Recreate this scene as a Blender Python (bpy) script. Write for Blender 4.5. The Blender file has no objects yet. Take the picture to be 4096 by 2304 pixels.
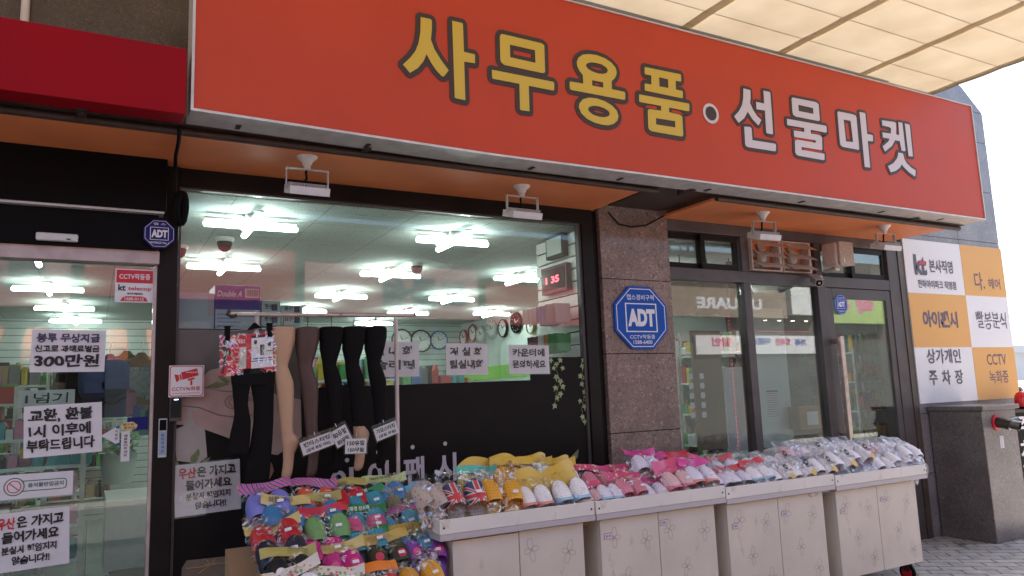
import bpy, math, random
from mathutils import Vector, Matrix
from mathutils.geometry import tessellate_polygon
random.seed(7)
SC = bpy.context.scene
COL = SC.collection
rad = math.radians
# ------------------------------------------------------------------ camera
cam_d = bpy.data.cameras.new('camera'); cam = bpy.data.objects.new('camera', cam_d); COL.objects.link(cam)
cam_d.sensor_width = 36.0; cam_d.lens = 26.47; cam_d.clip_start = 0.05; cam_d.clip_end = 500
_y, _p, _r = rad(29.2), rad(8.01), rad(-2.145)
_f = Vector((math.sin(_y)*math.cos(_p), math.cos(_y)*math.cos(_p), math.sin(_p)))
_rt = Vector((math.cos(_y), -math.sin(_y), 0)); _up = _rt.cross(_f)
_r2 = math.cos(_r)*_rt + math.sin(_r)*_up; _u2 = -math.sin(_r)*_rt + math.cos(_r)*_up
_m = Matrix((_r2, _u2, -_f)).transposed().to_4x4(); _m.translation = Vector((0, -4.753, 1.55))
cam.matrix_world = _m
SC.camera = cam
# ------------------------------------------------------------------ sky, sun, exposure
SUN = Vector((-0.34, -0.42, -0.84)).normalized()      # direction the light travels
W_ = bpy.data.worlds.new('World'); SC.world = W_; W_.use_nodes = True
nt = W_.node_tree; bg = nt.nodes['Background']
sky = nt.nodes.new('ShaderNodeTexSky'); sky.sky_type = 'NISHITA'; sky.sun_disc = False
sky.sun_elevation = math.asin(-SUN.z); sky.sun_rotation = math.atan2(-SUN.x, -SUN.y)
sky.dust_density = 3.0; sky.air_density = 1.0
nt.links.new(sky.outputs[0], bg.inputs[0]); bg.inputs[1].default_value = 0.15
sd = bpy.data.lights.new('sun', 'SUN'); sd.energy = 5.0; sd.angle = rad(0.5); sd.color = (1, .95, .88)
so = bpy.data.objects.new('sun', sd); COL.objects.link(so)
so.rotation_euler = SUN.to_track_quat('-Z', 'Y').to_euler(); so.location = (20, 20, 40)
SC.view_settings.view_transform = 'Standard'; SC.view_settings.look = 'None'
SC.view_settings.exposure = 1.65; SC.view_settings.gamma = 1.0
try:
    SC.cycles.use_denoising = True; SC.cycles.denoiser = 'OPENIMAGEDENOISE'
    SC.cycles.max_bounces = 10; SC.cycles.transparent_max_bounces = 24
    SC.cycles.diffuse_bounces = 5; SC.cycles.glossy_bounces = 4; SC.cycles.transmission_bounces = 6
    SC.cycles.sample_clamp_indirect = 8; SC.cycles.caustics_reflective = False; SC.cycles.caustics_refractive = False
except Exception: pass
# ------------------------------------------------------------------ helpers
ORG = {}
def link(o): COL.objects.link(o); return o
def tag(o, label, cat, group=None, kind=None):
    if label: o['label'] = label
    if cat: o['category'] = cat
    if group: o['group'] = group
    if kind: o['kind'] = kind
    return o
def thing(name, label, cat, loc=(0, 0, 0), group=None, rot=(0, 0, 0)):
    e = bpy.data.objects.new(name, None); link(e); e.empty_display_size = .05
    e.location = loc; e.rotation_euler = rot; ORG[e.name] = Vector(loc)
    return tag(e, label, cat, group)
class MB:
    def __init__(s): s.v = []; s.f = []; s.m = []
    def add(s, vs, fs, mi=0):
        n = len(s.v); s.v += [tuple(p) for p in vs]
        for f in fs: s.f.append(tuple(i+n for i in f)); s.m.append(mi)
        return s
    def box(s, x0, x1, y0, y1, z0, z1, mi=0):
        vs = [(x0,y0,z0),(x1,y0,z0),(x1,y1,z0),(x0,y1,z0),(x0,y0,z1),(x1,y0,z1),(x1,y1,z1),(x0,y1,z1)]
        return s.add(vs, [(0,3,2,1),(4,5,6,7),(0,1,5,4),(1,2,6,5),(2,3,7,6),(3,0,4,7)], mi)
    def quad(s, a, b, c, d, mi=0): return s.add([a,b,c,d], [(0,1,2,3)], mi)
    def path(s, pts, r, n=8, mi=0, cap=True, flat=1.0):
        pts = [Vector(p) for p in pts]; rs = r if isinstance(r, (list, tuple)) else [r]*len(pts)
        rings = []; pu = None
        for i, p in enumerate(pts):
            t = (pts[min(i+1, len(pts)-1)]-pts[max(i-1, 0)]).normalized()
            if pu is None: pu = t.orthogonal().normalized()
            u = (pu - t*pu.dot(t)); u = u.normalized() if u.length > 1e-6 else t.orthogonal().normalized(); pu = u
            w = t.cross(u)
            rings.append([p + u*math.cos(2*math.pi*k/n)*rs[i] + w*math.sin(2*math.pi*k/n)*rs[i]*flat for k in range(n)])
        return s.rings(rings, mi, cap)
    def rings(s, rings, mi=0, cap=True):
        n = len(rings[0]); vs = [p for r_ in rings for p in r_]; fs = []
        for i in range(len(rings)-1):
            for k in range(n): fs.append((i*n+k, i*n+(k+1)%n, (i+1)*n+(k+1)%n, (i+1)*n+k))
        if cap: fs.append(tuple(range(n-1, -1, -1))); fs.append(tuple((len(rings)-1)*n+k for k in range(n)))
        return s.add(vs, fs, mi)
    def lathe(s, prof, c, axis='z', n=20, mi=0, cap=True):
        rings = []
        for r, h in prof:
            ring = []
            for k in range(n):
                a = 2*math.pi*k/n; ca, sa = math.cos(a)*r, math.sin(a)*r
                if axis == 'z': ring.append((c[0]+ca, c[1]+sa, c[2]+h))
                elif axis == 'y': ring.append((c[0]+ca, c[1]+h, c[2]-sa))
                else: ring.append((c[0]+h, c[1]+ca, c[2]+sa))
            rings.append(ring)
        return s.rings(rings, mi, cap)
    def prism(s, loops, y0, y1, mi=0):      # loops of (x, z); first outer, others holes; front at y0
        tl = [[Vector((x, z, 0)) for x, z in l] for l in loops]
        tris = tessellate_polygon(tl); flat = [p for l in loops for p in l]; n = len(flat)
        vs = [(x, y0, z) for x, z in flat] + [(x, y1, z) for x, z in flat]
        fs = []
        for a, b, c in tris:
            A, B, C = flat[a], flat[b], flat[c]
            cr = (B[0]-A[0])*(C[1]-A[1])-(B[1]-A[1])*(C[0]-A[0])
            if cr < 0: b, c = c, b
            fs.append((a, b, c)); fs.append((a+n, c+n, b+n))
        i0 = 0
        for l in loops:
            k = len(l)
            for i in range(k): fs.append((i0+i, i0+(i+1)%k, n+i0+(i+1)%k, n+i0+i))
            i0 += k
        return s.add(vs, fs, mi)
    def grid(s, fn, nu, nv, mi=0):
        vs = [fn(i/(nu-1), j/(nv-1)) for j in range(nv) for i in range(nu)]
        return s.add(vs, [(j*nu+i, j*nu+i+1, (j+1)*nu+i+1, (j+1)*nu+i) for j in range(nv-1) for i in range(nu-1)], mi)
    def mesh(s, name, mats, smooth=False, org=(0, 0, 0)):
        me = bpy.data.meshes.new(name); ox, oy, oz = org
        me.from_pydata([(x-ox, y-oy, z-oz) for x, y, z in s.v], [], s.f)
        if not isinstance(mats, (list, tuple)): mats = [mats]
        for m in mats: me.materials.append(m)
        me.polygons.foreach_set('material_index', s.m)
        if smooth: me.polygons.foreach_set('use_smooth', [True]*len(s.f))
        me.update(); return me
    def build(s, name, mats, parent=None, smooth=False, bevel=0, at=None):
        org = ORG[parent.name] if parent else Vector(at or (0, 0, 0))
        o = bpy.data.objects.new(name, s.mesh(name, mats, smooth, org)); link(o)
        if parent: o.parent = parent
        else: o.location = org
        ORG[o.name] = org
        if bevel:
            b = o.modifiers.new('bevel', 'BEVEL'); b.width = bevel; b.segments = 2; b.limit_method = 'ANGLE'; b.angle_limit = rad(50)
        if smooth: 
            try: o.data.set_sharp_from_angle(angle=rad(42))
            except Exception: pass
        return o
def B(*a): return MB().box(*a)
def copy_tree(o, parent=None):
    c = o.copy(); link(c); c.parent = parent
    if o.name in ORG: ORG[c.name] = ORG[o.name].copy()
    for ch in list(o.children): copy_tree(ch, c)
    return c
# ------------------------------------------------------------------ text
TXT = {}
def text_data(body, bold):
    key = (body, bold)
    if key not in TXT:
        cu = bpy.data.curves.new('lettering', 'FONT'); cu.body = body; cu.size = 1; cu.offset = bold; cu.resolution_u = 3
        o = bpy.data.objects.new('lettering', cu); link(o)
        dg = bpy.context.evaluated_depsgraph_get(); dg.update()
        me = bpy.data.meshes.new_from_object(o.evaluated_get(dg))
        vs = [v.co.copy() for v in me.vertices]; fs = [tuple(p.vertices) for p in me.polygons]
        bpy.data.objects.remove(o); bpy.data.curves.remove(cu); bpy.data.meshes.remove(me)
        TXT[key] = (vs, fs)
    return TXT[key]
def put_text(mb, body, x0, x1, z0, z1, y, bold=0.0, hand=0.0, mi=0, shear=0.0):
    vs, fs = text_data(body, bold)
    if not vs: return mb
    xs = [v.x for v in vs]; ys = [v.y for v in vs]; a, b, c, d = min(xs), max(xs), min(ys), max(ys)
    ph = random.random()*9
    out = []
    for v in vs:
        u = (v.x-a)/max(b-a, 1e-6); w = (v.y-c)/max(d-c, 1e-6)
        x = x0+u*(x1-x0); z = z0+w*(z1-z0); h = (z1-z0)*hand
        if hand:
            q = u*(x1-x0)/(z1-z0)
            x += h*(math.sin(w*5+q*3.1+ph)+.5*math.sin(q*9+ph*2)); z += h*(math.sin(q*4.3+ph)+.6*math.cos(q*7.7+w*4))
        out.append((x+shear*(z-z0), y, z))
    # font faces look along +z of the curve: turn them to face -y
    mb.add(out, fs, mi); return mb
def lettering(parent, mat, items, y, name='lettering', bold=0.012, hand=0.0):
    mb = MB()
    for it in items:
        put_text(mb, it[0], it[1], it[2], it[3], it[4], y, bold, hand, 0, it[5] if len(it) > 5 else 0)
    return mb.build(name, mat, parent)
# ------------------------------------------------------------------ materials
def c8(r, g, b):
    f = lambda u: (u/255)/12.92 if u/255 <= .04045 else (((u/255)+.055)/1.055)**2.4
    return (f(r), f(g), f(b))
def mat(name, col, rough=.5, metal=0.0, var=0.0, vs=8.0, bump=0.0, bs=60.0, spec=.5, emit=None, es=0.0, coat=0.0):
    m = bpy.data.materials.new(name); m.use_nodes = True; n = m.node_tree; p = n.nodes['Principled BSDF']
    p.inputs['Base Color'].default_value = (*col, 1); p.inputs['Roughness'].default_value = rough
    p.inputs['Metallic'].default_value = metal; p.inputs['Specular IOR Level'].default_value = spec
    if coat: p.inputs['Coat Weight'].default_value = coat; p.inputs['Coat Roughness'].default_value = .08
    if emit: p.inputs['Emission Color'].default_value = (*emit, 1); p.inputs['Emission Strength'].default_value = es
    if var or bump:
        tc = n.nodes.new('ShaderNodeTexCoord')
    if var:
        no = n.nodes.new('ShaderNodeTexNoise'); no.inputs['Scale'].default_value = vs; no.inputs['Detail'].default_value = 6
        n.links.new(tc.outputs['Object'], no.inputs['Vector'])
        mr = n.nodes.new('ShaderNodeMapRange'); mr.inputs['From Min'].default_value = .3; mr.inputs['From Max'].default_value = .7
        mr.inputs['To Min'].default_value = 1-var; mr.inputs['To Max'].default_value = 1+var
        n.links.new(no.outputs['Fac'], mr.inputs['Value'])
        mx = n.nodes.new('ShaderNodeMix'); mx.data_type = 'RGBA'; mx.blend_type = 'MULTIPLY'; mx.inputs['Factor'].default_value = 1
        mx.inputs['A'].default_value = (*col, 1); n.links.new(mr.outputs[0], mx.inputs['B'])
        n.links.new(mx.outputs['Result'], p.inputs['Base Color'])
        r2 = n.nodes.new('ShaderNodeMapRange'); r2.inputs['To Min'].default_value = max(.02, rough-.08); r2.inputs['To Max'].default_value = min(1, rough+.1)
        n.links.new(no.outputs['Fac'], r2.inputs['Value']); n.links.new(r2.outputs[0], p.inputs['Roughness'])
    if bump:
        nb = n.nodes.new('ShaderNodeTexNoise'); nb.inputs['Scale'].default_value = bs; nb.inputs['Detail'].default_value = 4
        n.links.new(tc.outputs['Object'], nb.inputs['Vector'])
        bp = n.nodes.new('ShaderNodeBump'); bp.inputs['Strength'].default_value = bump; bp.inputs['Distance'].default_value = .01
        n.links.new(nb.outputs['Fac'], bp.inputs['Height']); n.links.new(bp.outputs[0], p.inputs['Normal'])
    return m
def ramp(n, pts):
    r = n.nodes.new('ShaderNodeValToRGB'); e = r.color_ramp.elements
    e[0].position, e[0].color = pts[0][0], (*pts[0][1], 1); e[1].position, e[1].color = pts[-1][0], (*pts[-1][1], 1)
    for pos, c in pts[1:-1]:
        k = e.new(pos); k.color = (*c, 1)
    return r
def granite(name, dark, mid, light, rough=.12, scale=55):
    m = bpy.data.materials.new(name); m.use_nodes = True; n = m.node_tree; p = n.nodes['Principled BSDF']
    tc = n.nodes.new('ShaderNodeTexCoord')
    no = n.nodes.new('ShaderNodeTexNoise'); no.inputs['Scale'].default_value = scale; no.inputs['Detail'].default_value = 9; no.inputs['Roughness'].default_value = .72
    no.inputs['Distortion'].default_value = 1.4
    n.links.new(tc.outputs['Object'], no.inputs['Vector'])
    r = ramp(n, [(.34, dark), (.48, mid), (.56, mid), (.68, light)])
    n.links.new(no.outputs['Fac'], r.inputs[0])
    n2 = n.nodes.new('ShaderNodeTexNoise'); n2.inputs['Scale'].default_value = 3.5; n2.inputs['Detail'].default_value = 4
    n.links.new(tc.outputs['Object'], n2.inputs['Vector'])
    mr = n.nodes.new('ShaderNodeMapRange'); mr.inputs['From Min'].default_value = .3; mr.inputs['From Max'].default_value = .7; mr.inputs['To Min'].default_value = .8; mr.inputs['To Max'].default_value = 1.2
    n.links.new(n2.outputs['Fac'], mr.inputs['Value'])
    mx = n.nodes.new('ShaderNodeMix'); mx.data_type = 'RGBA'; mx.blend_type = 'MULTIPLY'; mx.inputs['Factor'].default_value = 1
    n.links.new(r.outputs[0], mx.inputs['A']); n.links.new(mr.outputs[0], mx.inputs['B']); n.links.new(mx.outputs['Result'], p.inputs['Base Color'])
    p.inputs['Roughness'].default_value = rough
    return m
def glassy(name, tint, rough=.0, gain=1.5, haze=0.0, hazecol=(.9, .9, .9), bump=0, bs=20, ior=1.5):
    m = bpy.data.materials.new(name); m.use_nodes = True; n = m.node_tree; n.nodes.clear()
    out = n.nodes.new('ShaderNodeOutputMaterial'); tr = n.nodes.new('ShaderNodeBsdfTransparent'); gl = n.nodes.new('ShaderNodeBsdfGlossy')
    tr.inputs[0].default_value = (*tint, 1); gl.inputs['Roughness'].default_value = rough; gl.inputs[0].default_value = (1, 1, 1, 1)
    fr = n.nodes.new('ShaderNodeFresnel'); fr.inputs['IOR'].default_value = ior
    geo = n.nodes.new('ShaderNodeNewGeometry'); mi = n.nodes.new('ShaderNodeMapRange'); mi.inputs['To Min'].default_value = ior; mi.inputs['To Max'].default_value = 1/ior
    n.links.new(geo.outputs['Backfacing'], mi.inputs['Value']); n.links.new(mi.outputs[0], fr.inputs['IOR'])   # thin sheet: same reflection on both sides
    mt = n.nodes.new('ShaderNodeMath'); mt.operation = 'MULTIPLY'; mt.use_clamp = True; mt.inputs[1].default_value = gain
    mix = n.nodes.new('ShaderNodeMixShader'); n.links.new(fr.outputs[0], mt.inputs[0]); n.links.new(mt.outputs[0], mix.inputs[0])
    base = tr
    if haze:
        df = n.nodes.new('ShaderNodeBsdfDiffuse'); df.inputs[0].default_value = (*hazecol, 1)
        tl = n.nodes.new('ShaderNodeBsdfTranslucent'); tl.inputs[0].default_value = (*hazecol, 1)
        m1 = n.nodes.new('ShaderNodeMixShader'); m1.inputs[0].default_value = .5
        n.links.new(df.outputs[0], m1.inputs[1]); n.links.new(tl.outputs[0], m1.inputs[2])
        m2 = n.nodes.new('ShaderNodeMixShader'); m2.inputs[0].default_value = haze
        n.links.new(tr.outputs[0], m2.inputs[1]); n.links.new(m1.outputs[0], m2.inputs[2]); base = m2
    n.links.new(base.outputs[0], mix.inputs[1]); n.links.new(gl.outputs[0], mix.inputs[2]); n.links.new(mix.outputs[0], out.inputs[0])
    if bump:
        tc = n.nodes.new('ShaderNodeTexCoord'); nb = n.nodes.new('ShaderNodeTexNoise'); nb.inputs['Scale'].default_value = bs
        nb.inputs['Detail'].default_value = 3; nb.inputs['Distortion'].default_value = 1.0
        n.links.new(tc.outputs['Object'], nb.inputs['Vector'])
        bp = n.nodes.new('ShaderNodeBump'); bp.inputs['Strength'].default_value = bump; bp.inputs['Distance'].default_value = .02
        n.links.new(nb.outputs['Fac'], bp.inputs['Height']); n.links.new(bp.outputs[0], gl.inputs['Normal']); n.links.new(bp.outputs[0], fr.inputs['Normal'])
    return m
def brickmat(name, c1, c2, mortar, bw, bh, ms, rough=.8, rot=0.0, offset=.5, bump=.4, plane='xy', var=.25):
    m = bpy.data.materials.new(name); m.use_nodes = True; n = m.node_tree; p = n.nodes['Principled BSDF']
    tc = n.nodes.new('ShaderNodeTexCoord'); mp = n.nodes.new('ShaderNodeMapping'); mp.inputs['Rotation'].default_value = (rad(-90) if plane == 'xz' else 0, 0, rot)
    n.links.new(tc.outputs['Object'], mp.inputs[0])
    b = n.nodes.new('ShaderNodeTexBrick'); b.inputs['Scale'].default_value = 1; b.inputs['Brick Width'].default_value = bw; b.inputs['Row Height'].default_value = bh
    b.inputs['Mortar Size'].default_value = ms; b.offset = offset; b.inputs['Color1'].default_value = (*c1, 1); b.inputs['Color2'].default_value = (*c2, 1); b.inputs['Mortar'].default_value = (*mortar, 1)
    n.links.new(mp.outputs[0], b.inputs['Vector'])
    no = n.nodes.new('ShaderNodeTexNoise'); no.inputs['Scale'].default_value = 9; no.inputs['Detail'].default_value = 8
    n.links.new(tc.outputs['Object'], no.inputs['Vector'])
    mr = n.nodes.new('ShaderNodeMapRange'); mr.inputs['From Min'].default_value = .3; mr.inputs['From Max'].default_value = .7; mr.inputs['To Min'].default_value = 1-var; mr.inputs['To Max'].default_value = 1+var
    n.links.new(no.outputs['Fac'], mr.inputs['Value'])
    mx = n.nodes.new('ShaderNodeMix'); mx.data_type = 'RGBA'; mx.blend_type = 'MULTIPLY'; mx.inputs['Factor'].default_value = 1
    n.links.new(b.outputs['Color'], mx.inputs['A']); n.links.new(mr.outputs[0], mx.inputs['B']); n.links.new(mx.outputs['Result'], p.inputs['Base Color'])
    p.inputs['Roughness'].default_value = rough
    if bump:
        bp = n.nodes.new('ShaderNodeBump'); bp.inputs['Strength'].default_value = bump; bp.inputs['Distance'].default_value = .006; bp.invert = True
        n.links.new(b.outputs['Fac'], bp.inputs['Height']); n.links.new(bp.outputs[0], p.inputs['Normal'])
    return m
M = {}
M['granite'] = granite('brown_granite', (.06, .036, .03), (.235, .16, .14), (.56, .45, .42), .13, 42)
M['granite_dark'] = granite('dark_granite', (.02, .014, .011), (.075, .056, .045), (.2, .16, .13), .3, 60)
M['granite_skylit'] = granite('skylit_granite', (.09, .08, .085), (.23, .21, .22), (.45, .43, .44), .3, 60)  # same granite as the pillar, with bluish sky light put into its colour
M['granite_blk'] = granite('block_granite', (.04, .031, .028), (.17, .145, .138), (.38, .345, .34), .3, 48)
M['grout'] = mat('dark_joint', (.03, .025, .022), .9)
M['frame'] = mat('dark_brown_aluminium', (.013, .009, .008), .4, .0, .25, 5, spec=.15)
M['frame2'] = mat('bronze_aluminium', (.085, .07, .07), .42, .1, .2, 5, spec=.35)
M['black'] = mat('black_paint', (.004, .0035, .0035), .5, 0, .3, 4, spec=.08)
M['alu'] = mat('brushed_aluminium', (.56, .53, .51), .42, .25, .15, 12)
M['alu_pink'] = mat('dusty_aluminium', (.50, .40, .38), .45, .3, .2, 9)
M['steel_dark'] = mat('rusty_dark_steel', (.05, .028, .022), .55, .2, .3, 10)
M['film'] = mat('charcoal_window_film', (.014, .0115, .0115), .4, 0, .1, 6, spec=.1)
M['orange_sign'] = mat('orange_vinyl', (.50, .056, .023), .42, 0, .05, 2, .04, 3, spec=.22)
M['red_sign'] = mat('crimson_vinyl', (.27, .002, .008), .45, 0, .06, 3, spec=.1)
M['yellow_let'] = mat('yellow_vinyl', (.60, .41, .04), .45)
M['white_let'] = mat('white_vinyl', (.60, .54, .58), .45)
M['brown_let'] = mat('dark_brown_vinyl', (.035, .016, .012), .5)
M['soffit'] = mat('orange_painted_board', (.78, .235, .085), .5, 0, .1, 3, .05, 120)
M['white_pl'] = mat('white_plastic', (.66, .62, .60), .38, 0, .06, 20)
M['cream_pl'] = mat('yellowed_plastic', (.52, .42, .36), .5, 0, .15, 14)
M['paper'] = mat('white_paper', (.70, .66, .68), .75, 0, .04, 12)
M['ink'] = mat('black_marker', (.012, .012, .014), .6)
M['ink_red'] = mat('red_marker', (.55, .02, .03), .6)
M['ink_navy'] = mat('violet_black_marker', (.06, .05, .11), .6)
M['red'] = mat('red_print', (.58, .015, .03), .4)
M['blue'] = mat('blue_print', (.012, .085, .40), .45, spec=.15)
M['blue_dark'] = mat('deep_blue_print', (.008, .012, .13), .4, spec=.2)
M['white'] = mat('white_print', (.75, .73, .74), .5)
M['yellow_p'] = mat('yellow_print', (.72, .38, .07), .5)
M['peach_p'] = mat('orange_print', (.70, .36, .10), .5)
M['lilac_ink'] = mat('purple_print', (.13, .09, .13), .5)
M['grey_ink'] = mat('grey_print', (.10, .09, .12), .5)
M['laminate'] = mat('beige_laminate', (.70, .60, .50), .45, 0, .09, 2.5)
M['laminate_w'] = mat('pale_laminate', (.74, .68, .62), .42, 0, .05, 3)
M['laminate_ink'] = mat('flower_print', (.40, .32, .28), .5)
for k_ in ('laminate', 'laminate_w'):      # scuffs and smudges on the cart boards
    n = M[k_].node_tree; p = n.nodes['Principled BSDF']; tc = n.nodes['Texture Coordinate']
    mp = n.nodes.new('ShaderNodeMapping'); mp.inputs['Scale'].default_value = (1, 1, .45); n.links.new(tc.outputs['Object'], mp.inputs[0])
    no = n.nodes.new('ShaderNodeTexNoise'); no.inputs['Scale'].default_value = 11; no.inputs['Detail'].default_value = 9; no.inputs['Roughness'].default_value = .7; n.links.new(mp.outputs[0], no.inputs['Vector'])
    r = ramp(n, [(0, (1, 1, 1)), (.60, (1, 1, 1)), (.72, (.72, .66, .60))]); n.links.new(no.outputs['Fac'], r.inputs[0])
    mx = n.nodes.new('ShaderNodeMix'); mx.data_type = 'RGBA'; mx.blend_type = 'MULTIPLY'; mx.inputs['Factor'].default_value = 1
    src = p.inputs['Base Color'].links[0].from_socket; n.links.new(src, mx.inputs['A']); n.links.new(r.outputs[0], mx.inputs['B']); n.links.new(mx.outputs['Result'], p.inputs['Base Color'])
M['edge'] = mat('pale_grey_edging', (.50, .44, .44), .4)
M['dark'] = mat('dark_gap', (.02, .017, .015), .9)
M['glass'] = glassy('shop_glass', (.83, .905, .875), 0, 1.35)
M['glass_r'] = glassy('side_shop_glass', (.86, .91, .89), 0, 1.7)
def plastic(name, base, crease, haze, sc):
    # clear film: nearly invisible where flat, glints painted along noise-made creases
    m = bpy.data.materials.new(name); m.use_nodes = True; n = m.node_tree; n.nodes.clear()
    out = n.nodes.new('ShaderNodeOutputMaterial'); tr = n.nodes.new('ShaderNodeBsdfTransparent'); gl = n.nodes.new('ShaderNodeBsdfGlossy'); gl.inputs['Roughness'].default_value = .28
    tr.inputs[0].default_value = (.985, .985, .99, 1)
    tc = n.nodes.new('ShaderNodeTexCoord'); oi = n.nodes.new('ShaderNodeObjectInfo'); ad = n.nodes.new('ShaderNodeVectorMath'); ad.operation = 'ADD'
    n.links.new(tc.outputs['Object'], ad.inputs[0]); n.links.new(oi.outputs['Random'], ad.inputs[1])
    no = n.nodes.new('ShaderNodeTexNoise'); no.inputs['Scale'].default_value = sc; no.inputs['Detail'].default_value = 3; no.inputs['Distortion'].default_value = 1.6
    n.links.new(ad.outputs[0], no.inputs['Vector'])
    r = ramp(n, [(.445, (0, 0, 0)), (.48, (1, 1, 1)), (.52, (1, 1, 1)), (.555, (0, 0, 0))]); n.links.new(no.outputs['Fac'], r.inputs[0])
    n2 = n.nodes.new('ShaderNodeTexNoise'); n2.inputs['Scale'].default_value = sc*.5; n.links.new(ad.outputs[0], n2.inputs['Vector'])
    r2 = ramp(n, [(.44, (0, 0, 0)), (.58, (1, 1, 1))]); n.links.new(n2.outputs['Fac'], r2.inputs[0])
    m1 = n.nodes.new('ShaderNodeMath'); m1.operation = 'MULTIPLY'; n.links.new(r.outputs[0], m1.inputs[0]); n.links.new(r2.outputs[0], m1.inputs[1])
    m2 = n.nodes.new('ShaderNodeMath'); m2.operation = 'MULTIPLY_ADD'; m2.inputs[1].default_value = crease; m2.inputs[2].default_value = base; m2.use_clamp = True; n.links.new(m1.outputs[0], m2.inputs[0])
    bp = n.nodes.new('ShaderNodeBump'); bp.inputs['Strength'].default_value = .5; bp.inputs['Distance'].default_value = .01; n.links.new(no.outputs['Fac'], bp.inputs['Height']); n.links.new(bp.outputs[0], gl.inputs['Normal'])
    under = tr
    if haze:
        df = n.nodes.new('ShaderNodeBsdfTranslucent'); df.inputs[0].default_value = (.92, .93, 1, 1); d2 = n.nodes.new('ShaderNodeBsdfDiffuse'); d2.inputs[0].default_value = (.92, .93, 1, 1)
        a1 = n.nodes.new('ShaderNodeMixShader'); n.links.new(df.outputs[0], a1.inputs[1]); n.links.new(d2.outputs[0], a1.inputs[2])
        a2 = n.nodes.new('ShaderNodeMixShader'); n.links.new(tr.outputs[0], a2.inputs[1]); n.links.new(a1.outputs[0], a2.inputs[2]); 
        hm = n.nodes.new('ShaderNodeMath'); hm.operation = 'MULTIPLY_ADD'; hm.inputs[1].default_value = haze*2.2; hm.inputs[2].default_value = haze*.25; n.links.new(r2.outputs[0], hm.inputs[0]); n.links.new(hm.outputs[0], a2.inputs[0]); under = a2
    mix = n.nodes.new('ShaderNodeMixShader'); n.links.new(m2.outputs[0], mix.inputs[0]); n.links.new(under.outputs[0], mix.inputs[1]); n.links.new(gl.outputs[0], mix.inputs[2]); n.links.new(mix.outputs[0], out.inputs[0])
    return m
M['bag'] = plastic('clear_bag', .02, .5, 0, 15)
M['sleeve'] = glassy('card_sleeve', (.98, .98, .98), .05, 1.0, 0, bump=.08, bs=6)
M['bag_w'] = plastic('frosted_bag', .03, .6, .24, 14)
M['slat_in'] = brickmat('slotted_interior_wall', (.58, .62, .60), (.60, .64, .62), (.20, .22, .21), 30, .1, .006, .6, 0, 0, .3, 'xz', .05)
M['wall_in'] = mat('white_interior_wall', (.62, .66, .64), .7, 0, .04, 3)
M['paver'] = brickmat('grey_pavers', (.36, .32, .29), (.45, .41, .37), (.11, .09, .08), (.26), .13, .007, .85, rad(38))
M['tile'] = brickmat('shop_floor_tile', (.27, .28, .26), (.30, .31, .29), (.12, .13, .12), .6, .6, .004, .25, 0, 0, .05, var=.06)
M['tube'] = mat('lit_tube', (.9, .95, .95), .5, emit=(.92, 1.0, .98), es=10)
M['lens'] = mat('lamp_glass', (.5, .52, .48), .15, coat=.5)
M['skin_tan'] = mat('tan_stocking', (.50, .30, .19), .5, spec=.3)
M['sheer'] = mat('sheer_brown_stocking', (.085, .046, .038), .5, spec=.3)
M['cloth_black'] = mat('black_knit', (.007, .006, .006), .9, spec=.15)
M['chrome'] = mat('worn_chrome', (.50, .40, .36), .3, .7, .2, 14)
M['kraft'] = mat('brown_cardboard', (.40, .25, .14), .8, 0, .1, 8)
M['green_leaf'] = mat('ivy_print', (.30, .36, .17), .55, 0, .3, 30)
M['concrete'] = mat('grey_concrete', (.40, .39, .38), .8, 0, .1, 4)
# acoustic ceiling tiles: joints every 0.61 m and short dark fissures
def ceiling_mat():
    m = brickmat('acoustic_tile', (.60, .64, .61), (.62, .66, .63), (.34, .36, .35), .61, .61, .004, .8, 0, 0, 0, var=.03)
    n = m.node_tree; p = n.nodes['Principled BSDF']; tc = n.nodes['Texture Coordinate']
    vo = n.nodes.new('ShaderNodeTexNoise'); vo.inputs['Scale'].default_value = 42; vo.inputs['Detail'].default_value = 2; vo.inputs['Distortion'].default_value = 2.2
    n.links.new(tc.outputs['Object'], vo.inputs['Vector'])
    r = ramp(n, [(.33, (.30, .32, .31)), (.37, (1, 1, 1)), (1, (1, 1, 1))]); n.links.new(vo.outputs['Fac'], r.inputs[0])
    mx = n.nodes.new('ShaderNodeMix'); mx.data_type = 'RGBA'; mx.blend_type = 'MULTIPLY'; mx.inputs['Factor'].default_value = 1
    src = p.inputs['Base Color'].links[0].from_socket
    n.links.new(src, mx.inputs['A']); n.links.new(r.outputs[0], mx.inputs['B']); n.links.new(mx.outputs['Result'], p.inputs['Base Color'])
    return m
M['ceil'] = ceiling_mat()
def canopy_mat():
    m = bpy.data.materials.new('cream_canopy_fabric'); m.use_nodes = True; n = m.node_tree; n.nodes.clear()
    out = n.nodes.new('ShaderNodeOutputMaterial'); d = n.nodes.new('ShaderNodeBsdfDiffuse'); t = n.nodes.new('ShaderNodeBsdfTranslucent')
    tc = n.nodes.new('ShaderNodeTexCoord'); no = n.nodes.new('ShaderNodeTexNoise'); no.inputs['Scale'].default_value = 2.2; no.inputs['Detail'].default_value = 7
    n.links.new(tc.outputs['Object'], no.inputs['Vector'])
    r = ramp(n, [(.3, (.28, .215, .142)), (.7, (.345, .275, .19))]); n.links.new(no.outputs['Fac'], r.inputs[0])
    for s in (d, t): n.links.new(r.outputs[0], s.inputs[0])
    mx = n.nodes.new('ShaderNodeMixShader'); mx.inputs[0].default_value = .42
    n.links.new(d.outputs[0], mx.inputs[1]); n.links.new(t.outputs[0], mx.inputs[2]); n.links.new(mx.outputs[0], out.inputs[0])
    return m
M['canopy'] = canopy_mat(); M['strip'] = canopy_mat(); M['strip'].name = 'beam_shade_fabric'
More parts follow.
